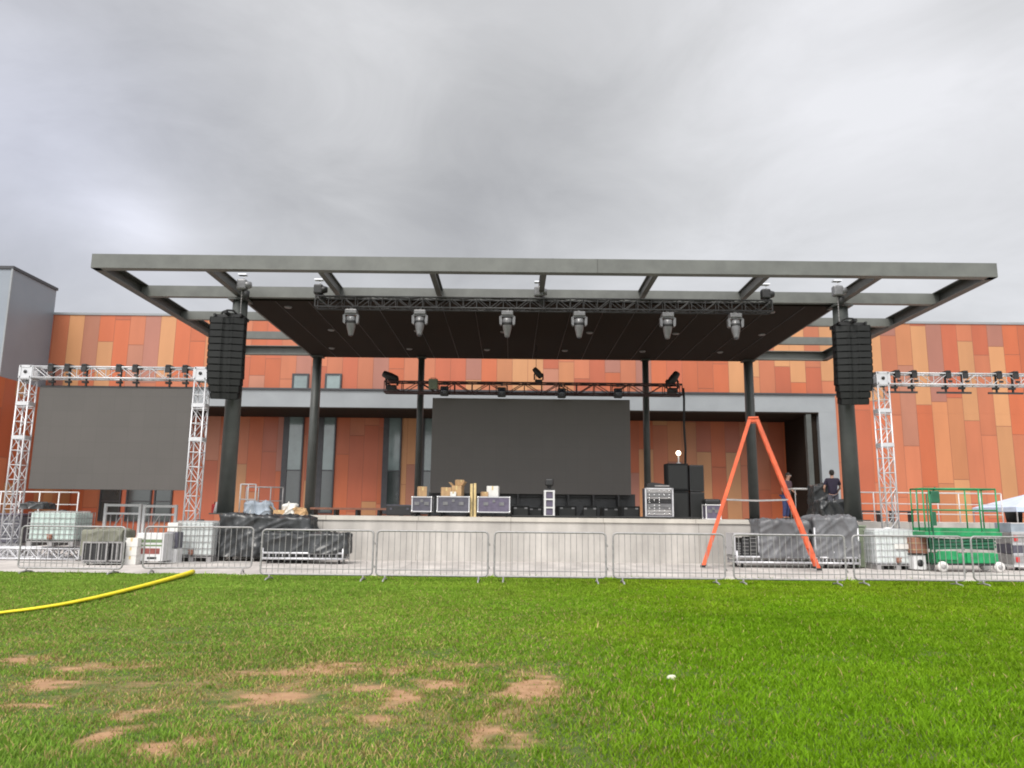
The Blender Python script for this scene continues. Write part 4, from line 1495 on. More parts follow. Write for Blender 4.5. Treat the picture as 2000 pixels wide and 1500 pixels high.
# ------------------------------------------------------------------ road cases and gear on stage
def road_case(label, loc, W, D, H, m, casters=True, trim=None, group=None, front=None, rz=0):
    t_ = thing('road_case', label, 'road case', loc, rz, group)
    zb = .15 if casters else .0
    w = MB(); w.span((-W / 2, -D / 2, zb), (W / 2, D / 2, H)); w.build('body', m, t_)
    tr_ = MB(); s_ = .035
    for y in (-D / 2, D / 2):
        for z in (zb + s_ / 2 - .004, H - s_ / 2 + .004):
            tr_.bar((-W / 2 - .006, y, z), (W / 2 + .006, y, z), s_)
        for x in (-W / 2, W / 2):
            tr_.bar((x, y, zb), (x, y, H), s_)
    for x in (-W / 2, W / 2):
        for z in (zb + s_ / 2 - .004, H - s_ / 2 + .004):
            tr_.bar((x, -D / 2, z), (x, D / 2, z), s_)
    tr_.build('edge_trim', trim or M['alu'], t_)
    cn = MB()
    for x in (-W / 2, W / 2):
        for y in (-D / 2, D / 2):
            for z in (zb + .02, H - .02):
                cn.sphere((x, y, z), .04, 8)
    cn.build('corner_ball', M['chrome'], t_)
    for x in (-W * .25, W * .25):
        h_ = MB(); h_.box((x, -D / 2 - .012, zb + (H - zb) * .55), (.16, .02, .11)); h_.build('handle', M['silver'], t_)
    h_ = MB(); h_.box((0, -D / 2 - .012, zb + (H - zb) * .72), (.09, .02, .09)); h_.build('latch', M['silver'], t_)
    if casters:
        caster_wheels(t_, W, D, .055)
    return t_


CY = 26.6


def sx_(px, Y=CY):
    return at(px, 970, Y).x


def w_(pa, pb, Y=CY):
    return at(pb, 970, Y).x - at(pa, 970, Y).x


ca_ = road_case('small road case left of the middle case on stage, with a cardboard roll on top', (sx_(826), CY, DECK), w_(808, 845), .6, .66, M['case'])
cb_ = road_case('wide dark road case on stage with a heap of boxes on top', (sx_(887), CY, DECK), w_(857, 918), .65, .68, M['case'])
cc_ = road_case('wide purple-grey road case on stage under a white carton', (sx_(965), CY, DECK), w_(935, 996), .65, .68, M['casepurple'])


def carton(label, loc, s, m, rz=0.0, cat='box', name='cardboard_box', open_=False):
    t_ = thing(name, label, cat, loc, rz)
    w = MB(); w.box((0, 0, s[2] / 2), s, 0, .008); w.build('body', m, t_)
    w = MB(); w.box((0, 0, s[2] + .002), (s[0] * .96, .05, .004)); w.box((0, -s[1] / 2 - .002, s[2] * .8), (.05, .004, s[2] * .38)); w.build('tape', M['tape'], t_)
    if open_:
        f = MB(); f.bar((-s[0] / 2, 0, s[2]), (-s[0] / 2 - .12, 0, s[2] + .12), .01, s[1] * .95, up=(0, 1, 0)); f.bar((s[0] / 2, 0, s[2]), (s[0] / 2 + .1, 0, s[2] + .14), .01, s[1] * .95, up=(0, 1, 0)); f.build('flap', m, t_)
    return t_


carton('tall tan carton on the small road case at stage left', (sx_(824), CY, DECK + .665), (.28, .3, .34), M['card'], .3)
carton('tan carton on the left end of the wide dark road case', (sx_(871), CY, DECK + .685), (.34, .36, .30), M['card'], .15)
carton('open brown carton at the middle of the wide dark road case', (sx_(894), CY + .02, DECK + .685), (.34, .38, .36), M['card'], -.2, open_=True)
carton('small pale carton in front on the wide dark road case', (sx_(886), CY - .26, DECK + .685), (.2, .1, .15), M['paper'], .1)
carton('small brown carton topmost of the heap on the wide dark road case', (sx_(897), CY + .05, DECK + 1.05), (.24, .24, .2), M['card'], .5)
carton('white carton on the purple-grey road case', (sx_(963), CY, DECK + .685), (.40, .36, .36), M['paper'], -.1)
carton('flat brown carton beside the white carton on the purple-grey road case', (sx_(946), CY - .1, DECK + .685), (.2, .3, .16), M['card'], .25)
t_ = thing('timber_plank', 'pale yellow planks leaning upright between the two wide road cases', 'plank', (sx_(925), CY - .1, DECK))
for dx_, h_ in ((-.06, 1.12), (.06, 1.14)):
    w = MB(); w.bar((dx_, -.05, 0), (dx_ - .02, .12, h_), .085, .03); w.build('plank', M['tape'], t_)

t_ = thing('speaker_tower', 'slim white box tower with a black lamp head before the LED wall', 'tower', (sx_(1073), CY + .1, DECK))
tw2 = w_(1063, 1084)
w = MB()
for x in (-tw2 / 2 + .035, tw2 / 2 - .035):
    for y in (-.14, .14):
        w.bar((x, y, 0.03), (x, y, .93), .06)
for z in (.06, .34, .62, .9):
    for y in (-.14, .14):
        w.bar((-tw2 / 2, y, z), (tw2 / 2, y, z), .05)
w.build('tower_frame', M['white'], t_)
for z in (.20, .48, .76):
    w = MB(); w.box((0, 0, z), (tw2 - .14, .24, .20), 0, .01); w.build('tower_box', M['casepurple'], t_)
w = MB(); w.box((0, 0, .955), (tw2 * .8, .28, .05)); w.lathe([(.06, .98), (.07, 1.08)], (0, 0, 0), 10); w.box((.0, 0, 1.2), (.30, .26, .26), 0, .06); w.build('lamp_head', M['black'], t_)

random.seed(5)
lows = [('low black stage box left of the white tower under the LED wall', 1016, .62, .40, 27.6), ('second low black stage box from the white tower, on its left', 1044, .5, .36, 28.2),
        ('low black stage box just right of the white tower under the LED wall', 1105, .7, .42, 27.8), ('black wedge monitor right of centre under the LED wall', 1148, .55, .40, 27.0),
        ('low black stage box under the right half of the LED wall', 1190, .6, .38, 27.8), ('low black stage box left of the silver rack case', 1228, .66, .42, 27.0)]
for k, (lab, px, W, H, Yc) in enumerate(lows):
    t_ = thing('stage_box', lab, 'stage box', (at(px, 985, Yc).x, Yc, DECK), random.uniform(-.25, .25), 'low black gear under the LED wall')
    w = MB()
    if k == 3:
        w.prism([(-W / 2, 0), (W / 2, 0), (W / 2, H), (-W / 2 + .2, H * 1.05)], -.2, .2)
    else:
        w.box((0, 0, H / 2), (W, .45, H), 0, .02)
    w.build('cabinet', M['blackwood'], t_)
    w = MB(); w.box((0, -.232, H * .5), (W * .8, .012, H * .66)); w.build('grille', M['grille'], t_)
    w = MB(); w.box((-W * .3, -.242, H * .8), (.1, .012, .05)); w.box((W * .3, -.242, H * .8), (.1, .012, .05)); w.build('handle', M['silver'], t_)
for lab, pts in (('black cable lying in a loose curve along the stage edge at centre', [(1000, 26.3), (1040, 26.0), (1090, 26.25), (1140, 25.9), (1180, 26.1), (1235, 26.5), (1262, 27.0)]),
                 ('thick black cable snaking in front of the silver rack case', [(1200, 25.9), (1240, 26.1), (1290, 25.8), (1330, 26.2), (1380, 26.0)])):
    w = MB(); pp = [Vector((at(a_, 1000, b_).x, b_, DECK + .04)) for a_, b_ in pts]
    o_ = pp[0].copy()
    sm = []
    for i in range(len(pp) - 1):
        for k in range(4):
            sm.append(pp[i].lerp(pp[i + 1], k / 4) - o_ + Vector((0, .05 * math.sin(i * 2 + k), 0)))
    w.tube(sm, .035, 6)
    tag(w.build('stage_cable', M['rubber'], None, o_), lab, 'cable')

# silver rack case and black stacks at stage right
RY = 26.9
t_ = thing('rack_case', 'tall silver framed rack case full of patched gear at stage right', 'rack case', (at(1284, 970, RY).x, RY, DECK))
W_, H_ = w_(1258, 1310, RY), 1.04
w = MB(); w.span((-W_ / 2, -.3, .06), (W_ / 2, .35, H_)); w.build('body', M['case'], t_)
w = MB()
for x in (-W_ / 2, W_ / 2):
    w.bar((x, -.31, .03), (x, -.31, H_), .05)
for z in (.06, H_ - .02):
    w.bar((-W_ / 2, -.31, z), (W_ / 2, -.31, z), .05)
w.build('edge_trim', M['alu'], t_)
random.seed(9)
z = .12
while z < H_ - .14:
    h_ = random.choice((.06, .1, .14))
    w = MB(); w.span((-W_ / 2 + .05, -.325, z), (W_ / 2 - .05, -.30, z + h_ - .012)); o = w.build('rack_unit', random.choice((M['silver'], M['black'], M['galv'])), t_)
    k = MB()
    for i in range(5):
        x = -W_ / 2 + .12 + (W_ - .24) * i / 4
        if random.random() < .75:
            k.lathe([(.022, -.345), (.026, -.325)], (x, 0, z + h_ / 2), 8, 'Y')
    if k.v:
        k.build('knob', random.choice((M['chrome'], M['white'])), o)
    z += h_
caster_wheels(t_, W_, .6, .03)
t_ = thing('mixing_console', 'low black console lid lying on the silver rack case', 'console', (at(1284, 935, RY).x, RY, DECK + H_ + .026))
w = MB(); w.prism([(-.42, 0), (.42, 0), (.40, .05), (.05, .14), (-.25, .17), (-.42, .10)], -.28, .3); w.build('console_body', M['black'], t_)
w = MB(); w.box((0.1, -.285, .05), (.5, .01, .04)); w.build('front_strip', M['galv'], t_)
for k, (pa, pb, H2, lab, m_) in enumerate(((1300, 1342, 1.95, 'tall black speaker cabinet beside the silver rack case, the left of a pair', M['blackwood']),
                                           (1344, 1372, 1.90, 'tall black speaker cabinet at stage right, the right of a pair', M['black']))):
    Y2 = 27.6
    W2 = w_(pa, pb, Y2)
    t_ = thing('speaker_cabinet_stack', lab, 'loudspeaker', (at((pa + pb) / 2, 960, Y2).x, Y2, DECK))
    for i in range(2):
        w = MB(); w.box((0, 0, H2 * (i + .5) / 2), (W2 - .01, .6, H2 / 2 - .015), 0, .015); o = w.build('cabinet', m_, t_)
        q = MB(); q.box((0, -.305, H2 * (i + .5) / 2), (W2 * .86, .014, H2 / 2 * .84)); q.build('grille', M['grille'], o)
    caster_wheels(t_, W2, .6, .03)
Y2 = 27.6
p = at(1325, 885, Y2 + .05)
t_ = thing('work_light', 'small lit work light on top of the left black speaker cabinet', 'lamp', (p.x, Y2 + .05, DECK + 1.95))
hz = p.z - (DECK + 1.95)
w = MB(); w.lathe([(.09, 0), (.09, .03), (.03, .05), (.03, hz - .06)], (0, 0, 0), 10); w.build('stand', M['galv'], t_)
w = MB(); w.sphere((0, 0, hz), .085, 12); w.build('bulb', M['lamp'], t_)
t_ = road_case('small white trimmed case with black lid at stage right beside the ladder', (at(1389, 975, 26.8).x, 26.8, DECK), w_(1376, 1404, 26.8), .5, .5, M['casepurple'], False, M['white'])
w = MB(); w.box((0, 0, .60), (.54, .5, .18), 0, .06); w.build('lid', M['black'], t_)

# black covered heap at stage right
xa, xb = at(1596, 970, 26.6).x, at(1652, 970, 26.6).x
t_ = thing('covered_gear', 'waist-high black covered gear heap on the stage in front of the person', 'covered gear', ((xa + xb) / 2, 26.6, DECK))
drape(xb - xa, .7, .62, 31, M['tarp_black'], t_, 'cover', .02, .04, .05)
w = MB(); w.box((0, 0, .26), (xb - xa - .2, .5, .48)); w.build('gear', M['black'], t_)
xa, xb = at(1585, 970, 27.9).x, at(1612, 970, 27.9).x
t_ = thing('covered_gear', 'narrow black covered gear left of the person at stage right', 'covered gear', ((xa + xb) / 2, 27.9, DECK))
drape(xb - xa, .6, 1.2, 37, M['tarp_black'], t_, 'cover', .02, .04, .05)
w = MB(); w.box((0, 0, .5), (xb - xa - .15, .4, .95)); w.build('gear', M['black'], t_)
# small folding table right of ladder
p = at(1568, 955, 28.5)
t_ = thing('folding_table', 'white topped folding table on stage between the ladder and the person', 'table', (p.x, 28.5, DECK))
w = MB(); w.box((0, 0, p.z - DECK), (.9, .6, .045), 0, .01); w.build('table_top', M['white'], t_)
for sx in (-.38, .38):
    w = MB(); w.tube([(sx, -.25, 0), (sx, -.25, p.z - DECK - .02)], .018, 6); w.tube([(sx, .25, 0), (sx, .25, p.z - DECK - .02)], .018, 6); w.tube([(sx, -.25, .2), (sx, .25, .2)], .014, 6); w.build('leg', M['galv'], t_)
# clutter at stage left
t_ = thing('tarp_bundle', 'pale blue-grey tarp bundle on the left of the stage', 'tarp bundle', (at(506, 985, 26.3).x, 26.3, DECK))
drape(.72, .5, .34, 41, M['bluegrey'], t_, 'tarp', .0, .06, .07)
w = MB(); w.tube([(-.2, -.3, .02), (-.18, -.27, .2), (-.15, 0, .37), (-.15, .25, .2)], .015, 6); w.build('tie_rope', M['white'], t_)
carton('low brown carton on the stage left edge beside the tarp bundle', (at(546, 990, 26.1).x, 26.1, DECK), (.36, .3, .16), M['card'], .2, open_=True)
t_ = thing('sack', 'white sack on the stage left edge beside the brown carton', 'sack', (at(566, 988, 26.2).x, 26.2, DECK))
drape(.34, .3, .30, 47, M['paper'], t_, 'bag', .0, .05, .06); w = MB(); w.lathe([(.05, .27), (.03, .31), (.06, .36)], (0, 0, 0), 8); w.build('knot', M['paper'], t_)
t_ = thing('sack', 'small pinkish sack on the stage nearest the left rear column', 'sack', (at(588, 990, 26.1).x, 26.1, DECK))
drape(.3, .26, .18, 53, M['card'], t_, 'bag', .0, .05, .05); w = MB(); w.lathe([(.04, .15), (.025, .19), (.05, .23)], (0, 0, 0), 8); w.build('knot', M['card'], t_)
t_ = thing('traffic_cone', 'small white cone beside the left front column', 'cone', (at(441, 990, 25.9).x - .25, 25.75, DECK))
w = MB(); w.lathe([(.10, .03), (.03, .38), (.02, .40)], (0, 0, 0), 12); w.build('cone_body', M['white'], t_)
w = MB(); w.box((0, 0, .015), (.26, .26, .03), 0, .005); w.build('base', M['red'], t_)
t_ = thing('fuel_can', 'red can on the stage corner left of the left front column', 'can', (at(424, 985, 26.3).x, 26.3, DECK))
w = MB(); w.box((0, 0, .17), (.3, .2, .34), 0, .03); w.build('can_body', M['red'], t_)
w = MB(); w.tube([(-.1, 0, .34), (-.08, 0, .40), (.06, 0, .40), (.08, 0, .34)], .015, 6); w.lathe([(.03, .33), (.025, .42)], (.12, 0, 0), 8); w.build('handle', M['black'], t_)
# long low dark ramps lying at back left of the stage
t_ = thing('deck_riser', 'low dark stage riser between the left columns', 'riser', (at(700, 985, 31).x, 31, DECK))
W2 = w_(622, 800, 31)
w = MB(); w.span((-W2 / 2, -.4, .22), (W2 / 2, .4, .30)); w.build('riser_top', M['brownbox'], t_)
for k in range(5):
    x = -W2 / 2 + .1 + (W2 - .2) * k / 4
    w = MB(); w.span((x - .04, -.35, 0), (x + .04, .35, .218)); w.build('leg', M['black'], t_)
t_ = thing('trunk', 'long black trunk on the stage left of the small road case', 'trunk', (at(782, 985, 28.4).x, 28.4, DECK))
w = MB(); w.box((0, 0, .2), (.95, .5, .36), 0, .03); w.build('body', M['black'], t_)
w = MB(); w.box((0, 0, .39), (.97, .52, .03)); w.box((-.3, -.26, .26), (.08, .02, .08)); w.box((.3, -.26, .26), (.08, .02, .08)); w.build('lid', M['case'], t_)


# ------------------------------------------------------------------ railings
def railing(label, p, q, h, n_, m, mids=(.5,), infill=0):
    p, q = Vector(p), Vector(q)
    t_ = thing('railing', label, 'railing', p)
    d_ = q - p
    w = MB(); w.tube([(0, 0, h), d_ + Vector((0, 0, h))], .025, 8)
    for f in mids:
        w.tube([(0, 0, h * f), d_ + Vector((0, 0, h * f))], .018, 8)
    w.build('rail', m, t_)
    for k in range(n_ + 1):
        o_ = d_ * (k / n_)
        w = MB(); w.tube([o_, o_ + Vector((0, 0, h))], .024, 8); w.box(o_ + Vector((0, 0, .01)), (.1, .1, .02)); w.build('post', m, t_)
    if infill:
        w = MB()
        for k in range(infill):
            o_ = d_ * ((k + .5) / infill)
            w.tube([o_ + Vector((0, 0, .08)), o_ + Vector((0, 0, h))], .009, 5, False)
        w.build('balusters', m, t_)
    return t_


railing('white metal railing along the terrace behind the green lift', (at(1672, 1000, 29.7).x, 29.95, DECK - .035), (at(1966, 1000, 29.7).x, 29.95, DECK - .035), 1.12, 7, M['white'], (.28, .62))
railing('white metal railing at the back of the stage behind the left front column', (at(476, 990, 30).x, 30.2, DECK), (at(548, 990, 30).x, 30.2, DECK), 1.05, 3, M['galv'], (.5,))
railing('short grey railing on the stage corner beside the left truss tower', (at(404, 990, 28).x + 1.1, 28.2, DECK), (at(434, 990, 28).x + 1.1, 28.2, DECK), 1.08, 2, M['white'], (.5,))
w_left = at(20, 1020, 31).x
railing('long white railing in front of the orange wall behind the left tank', (at(-40, 1000, 31).x, 31, .004), (at(150, 1000, 31).x, 31, .004), 2.2, 5, M['white'], (.55, .78))


# ------------------------------------------------------------------ gear under the left screen
def white_gate(label, px0, px1, py0, Y, cols):
    x0, x1 = at(px0, 1020, Y).x, at(px1, 1020, Y).x
    z1 = at((px0 + px1) / 2, py0, Y).z
    t_ = thing('guard_frame', label, 'guard frame', ((x0 + x1) / 2, Y, .004), 0, 'white guard frames under the left screen')
    W, H = x1 - x0, z1
    w = MB()
    w.bar((-W / 2, 0, H - .05), (W / 2, 0, H - .05), .07, .08); w.bar((-W / 2, 0, H - .32), (W / 2, 0, H - .32), .07, .06); w.bar((-W / 2, 0, .5), (W / 2, 0, .5), .07, .06)
    for x in (-W / 2, W / 2):
        w.bar((x, 0, 0), (x, 0, H), .08)
    w.build('frame', M['white'], t_)
    b_ = MB()
    for k in range(1, cols):
        x = -W / 2 + W * k / cols
        b_.tube([(x, 0, .5), (x, 0, H - .3)], .018, 6)
    b_.bar((-W / 2, .0, .5), (0, .0, H - .35), .03); b_.build('bracing', M['galv'], t_)
    return t_


white_gate('white guard frame under the left screen, left of two', 204, 272, 984, 25.6, 6)
white_gate('white guard frame under the left screen, right of two', 280, 342, 986, 25.6, 6)


def wire_crate(label, px0, px1, py0, py1, Y, m, zb=0.004):
    x0, x1 = at(px0, 1080, Y).x, at(px1, 1080, Y).x
    z1, z0 = at((px0 + px1) / 2, py0, Y).z, zb
    W, H = x1 - x0, z1 - z0
    t_ = thing('equipment_crate', label, 'crate', ((x0 + x1) / 2, Y + .3, z0))
    w = MB(); w.box((0, 0, .12 + (H - .12) / 2), (W, .6, H - .14), 0, .015); w.build('body', m, t_)
    f = MB()
    for x in np.linspace(-W / 2, W / 2, 4):
        f.bar((float(x), -.31, .1), (float(x), -.31, H), .035)
    for z in (.12, H - .02):
        f.bar((-W / 2, -.312, z), (W / 2, -.312, z), .04)
    f.build('frame_bars', M['galv'], t_)
    caster_wheels(t_, W, .55, .045)
    return t_


wire_crate('black slatted crate on casters in front, left of the pale stacked cartons', 162, 208, 1058, 1104, 21.6, M['black'])
wire_crate('narrow black slatted crate on casters, right neighbour of the wider one', 211, 237, 1058, 1104, 21.7, M['black'])
xa, xb = at(160, 1045, 22.6).x, at(238, 1045, 22.6).x
t_ = thing('covered_cart', 'low cart under a dull grey tarp behind the black slatted crates', 'covered cart', ((xa + xb) / 2, 23.0, .004))
drape(xb - xa, .8, .92, 61, mat('dull_tarp', (.17, .17, .13), .7, 0, .25, 4), t_, 'tarp', .2, .03, .03); caster_wheels(t_, xb - xa, .8)
w = MB(); w.span((-(xb - xa) / 2 + .08, -.34, .17), ((xb - xa) / 2 - .08, .34, .5)); w.build('cart_bed', M['black'], t_)
for k in range(3):
    p = at(252, 1095, 21.9)
    carton(['lowest white carton of the stack beside the printed crate', 'middle white carton of the stack beside the printed crate', 'topmost white carton of the stack beside the printed crate'][k],
           (p.x, 22.1, .004 + k * .245), (.34, .34, .24), M['paper'], random.uniform(-.08, .08), 'carton', 'carton')
# printed crate: white frame, green stripes, red-brown block
x0, x1 = at(266, 1070, 22.2).x, at(319, 1070, 22.2).x
z1 = at(292, 1041, 22.2).z
W, H = x1 - x0, z1
t_ = thing('printed_crate', 'white framed crate with green stripes and a red-brown block on its front', 'crate', ((x0 + x1) / 2, 22.5, .004))
w = MB(); w.box((0, 0, .08 + (H - .08) / 2), (W, .6, H - .09), 0, .012); w.build('body', M['white'], t_)
w = MB(); w.box((0, -.303, H * .74), (W * .86, .006, H * .10)); w.box((0, -.303, H * .60), (W * .86, .006, H * .05)); w.build('green_stripe', M['signgreen'], t_)
w = MB(); w.box((.02, -.303, H * .42), (W * .70, .006, H * .18)); w.build('red_block', M['signred'], t_)
w = MB(); w.box((.08, -.303, H * .20), (W * .34, .006, H * .07)); w.build('black_block', M['black'], t_)
caster_wheels(t_, W, .55, .035)
x0, x1 = at(321, 1060, 22.8).x, at(346, 1060, 22.8).x
t_ = thing('control_cabinet', 'dark control cabinet with a pale panel beside the white caged tank', 'cabinet', ((x0 + x1) / 2, 23.0, .42))
w = MB(); w.box((0, 0, .24), (x1 - x0, .4, .46), 0, .015); w.build('body', M['case'], t_)
w = MB(); w.box((.02, -.204, .12), (.22, .008, .1)); w.build('panel', M['silver'], t_)
t_ = thing('reel_case', 'small white case with a grey round port under the dark control cabinet', 'case', ((x0 + x1) / 2, 23.0, .004))
w = MB(); w.box((0, 0, .205), (x1 - x0 + .02, .42, .40), 0, .015); w.build('body', M['white'], t_)
w = MB(); w.lathe([(.08, -.222), (.08, -.205)], (-.03, 0, .2), 14, 'Y'); w.build('port', M['galv'], t_)
t_ = thing('carton', 'white carton on top of the dark control cabinet beside the caged tank', 'carton', ((x0 + x1) / 2, 23.0, .895))
w = MB(); w.box((0, 0, .13), (.3, .32, .26), 0, .01); w.build('body', M['paper'], t_)
# dark gear at the far left
t_ = thing('generator', 'dark generator with louvred sides at the far left edge behind the barrier', 'generator', (at(18, 1040, 25.4).x, 25.6, .42))
w = MB(); w.box((0, 0, .45), (1.05, .9, .86), 0, .03); w.build('housing', M['case'], t_)
w = MB()
for z in np.linspace(.16, .74, 7):
    w.box((0, -.458, float(z)), (.85, .02, .04))
w.build('louvres', M['silver'], t_)
w = MB(); w.box((0, 0, .92), (1.15, 1.0, .06), 0, .02); w.build('lid', M['casepurple'], t_)
w = MB(); w.span((-.5, -.4, -.416), (.5, .4, .01)); w.build('skid', M['galv'], t_)
t_ = thing('tarp_bundle', 'black folded tarp lying on the greenish left water tank', 'tarp bundle', (at(72, 1000, 23.9).x, 23.9, 1.51))
drape(.66, .6, .16, 67, M['tarp_black'], t_, 'tarp', .0, .04, .03)
w = MB(); w.tube([(-.1, -.36, .02), (-.1, -.2, .19), (-.1, .2, .19), (-.1, .36, .02)], .012, 6); w.build('tie_rope', M['rubber'], t_)

# ------------------------------------------------------------------ pop-up tent at the right edge
TY = 33.5
p = at(1962, 990, TY)
t_ = thing('canopy_tent', 'pale blue pop-up tent at the right edge behind the railing', 'tent', (p.x + 2.1, TY + 1.6, DECK - .035))
ez = p.z - (DECK - .035)
w = MB()
pk = ez + .62
w.add([(-1.6, -1.6, ez), (1.6, -1.6, ez), (1.6, 1.6, ez), (-1.6, 1.6, ez), (0, 0, pk), (-1.6, -1.6, ez - .2), (1.6, -1.6, ez - .2), (1.6, 1.6, ez - .2), (-1.6, 1.6, ez - .2)],
      [(0, 1, 4), (1, 2, 4), (2, 3, 4), (3, 0, 4), (0, 5, 6, 1), (1, 6, 7, 2), (2, 7, 8, 3), (3, 8, 5, 0)])
w.build('canopy', M['tent'], t_)
for sx in (-1.57, 1.57):
    for sy in (-1.57, 1.57):
        w = MB(); w.bar((sx, sy, 0), (sx, sy, ez - .02), .04); w.build('leg', M['galv'], t_)
p = at(1992, 1000, TY)
t_ = thing('dark_bin', 'black bin under the pale blue tent at the right edge', 'bin', (p.x + .5, TY + 1.2, DECK - .035))
w = MB(); w.lathe([(.3, .02), (.36, .6), (.38, .62)], (0, 0, 0), 14); w.build('bin_body', M['black'], t_)
w = MB(); w.lathe([(.39, .625), (.36, .70), (.1, .73)], (0, 0, 0), 14); w.build('lid', M['black'], t_)
# low black hurdle rails below the terrace railing
for k, px in enumerate((1700, 1762)):
    p = at(px, 1000, 31.5)
    t_ = thing('bench', 'low dark bench on the terrace, ' + ('left one near the right front column' if k == 0 else 'right one beside the green lift'), 'bench', (p.x, 31.6, DECK - .035))
    w = MB(); w.box((0, 0, .42), (.85, .4, .06), 0, .01); w.build('seat', M['frame'], t_)
    for sx in (-.38, .38):
        w = MB(); w.box((sx, 0, .2), (.06, .36, .40)); w.build('leg', M['frame'], t_)

# ------------------------------------------------------------------ yellow hose and stone on the lawn
hp = [(-60, 1212), (0, 1204), (60, 1197), (130, 1186), (200, 1171), (260, 1156), (310, 1143), (350, 1132), (376, 1124)]
pts = [gnd(a_, b_) for a_, b_ in hp]
sm = []
for i in range(len(pts) - 1):
    for k in range(5):
        sm.append(pts[i].lerp(pts[i + 1], k / 5))
sm.append(pts[-1])
# smooth
for _ in range(4):
    sm = [sm[0]] + [(sm[i - 1] + sm[i] * 2 + sm[i + 1]) / 4 for i in range(1, len(sm) - 1)] + [sm[-1]]
o_ = sm[0].copy()
w = MB()
vs, fs = [], []
n_ = 10
for i, q in enumerate(sm):
    d_ = (sm[min(i + 1, len(sm) - 1)] - sm[max(i - 1, 0)]).normalized()
    s_ = d_.cross(Vector((0, 0, 1))).normalized()
    f = i / (len(sm) - 1)
    rz_ = .020 + .034 * f ** 2
    rx_ = .06
    for k in range(n_):
        a_ = 2 * math.pi * k / n_
        vs.append(q - o_ + s_ * (rx_ * math.cos(a_)) + Vector((0, 0, rz_ + rz_ * math.sin(a_) + .03)))
for i in range(len(sm) - 1):
    for k in range(n_):
        fs.append((i * n_ + k, i * n_ + (k + 1) % n_, (i + 1) * n_ + (k + 1) % n_, (i + 1) * n_ + k))
fs += [tuple(range(n_)), tuple((len(sm) - 1) * n_ + k for k in range(n_))]
w.add(vs, fs, True)
tag(w.build('hose', M['yellow'], None, o_), 'yellow hose lying across the grass at the left', 'hose')
p = gnd(1311, 1330)
w = MB(); w.sphere((0, 0, .022), .042, 12, (1, .9, .75)); w.sphere((.015, .01, .03), .032, 10, (1.1, .8, .7))
tag(w.build('stone', M['stone'], None, (p.x, p.y, 0)), 'small pale stone lying on the green lawn', 'stone')


# ------------------------------------------------------------------ people
def skin_mesh(name, joints, edges, m, parent, root=0, sub=2):
    me = bpy.data.meshes.new(name)
    me.from_pydata([j[0] for j in joints], edges, [])
    o = bpy.data.objects.new(name, me); COL.objects.link(o)
    if parent:
        o.parent = parent
    md = o.modifiers.new('skin', 'SKIN'); md.use_smooth_shade = True
    sv = me.skin_vertices[0].data
    for i, j in enumerate(joints):
        r_ = j[1]
        sv[i].radius = r_ if isinstance(r_, tuple) else (r_, r_)
    sv[root].use_root = True
    s2 = o.modifiers.new('subsurf', 'SUBSURF'); s2.levels = sub; s2.render_levels = sub
    me.materials.append(m)
    return o


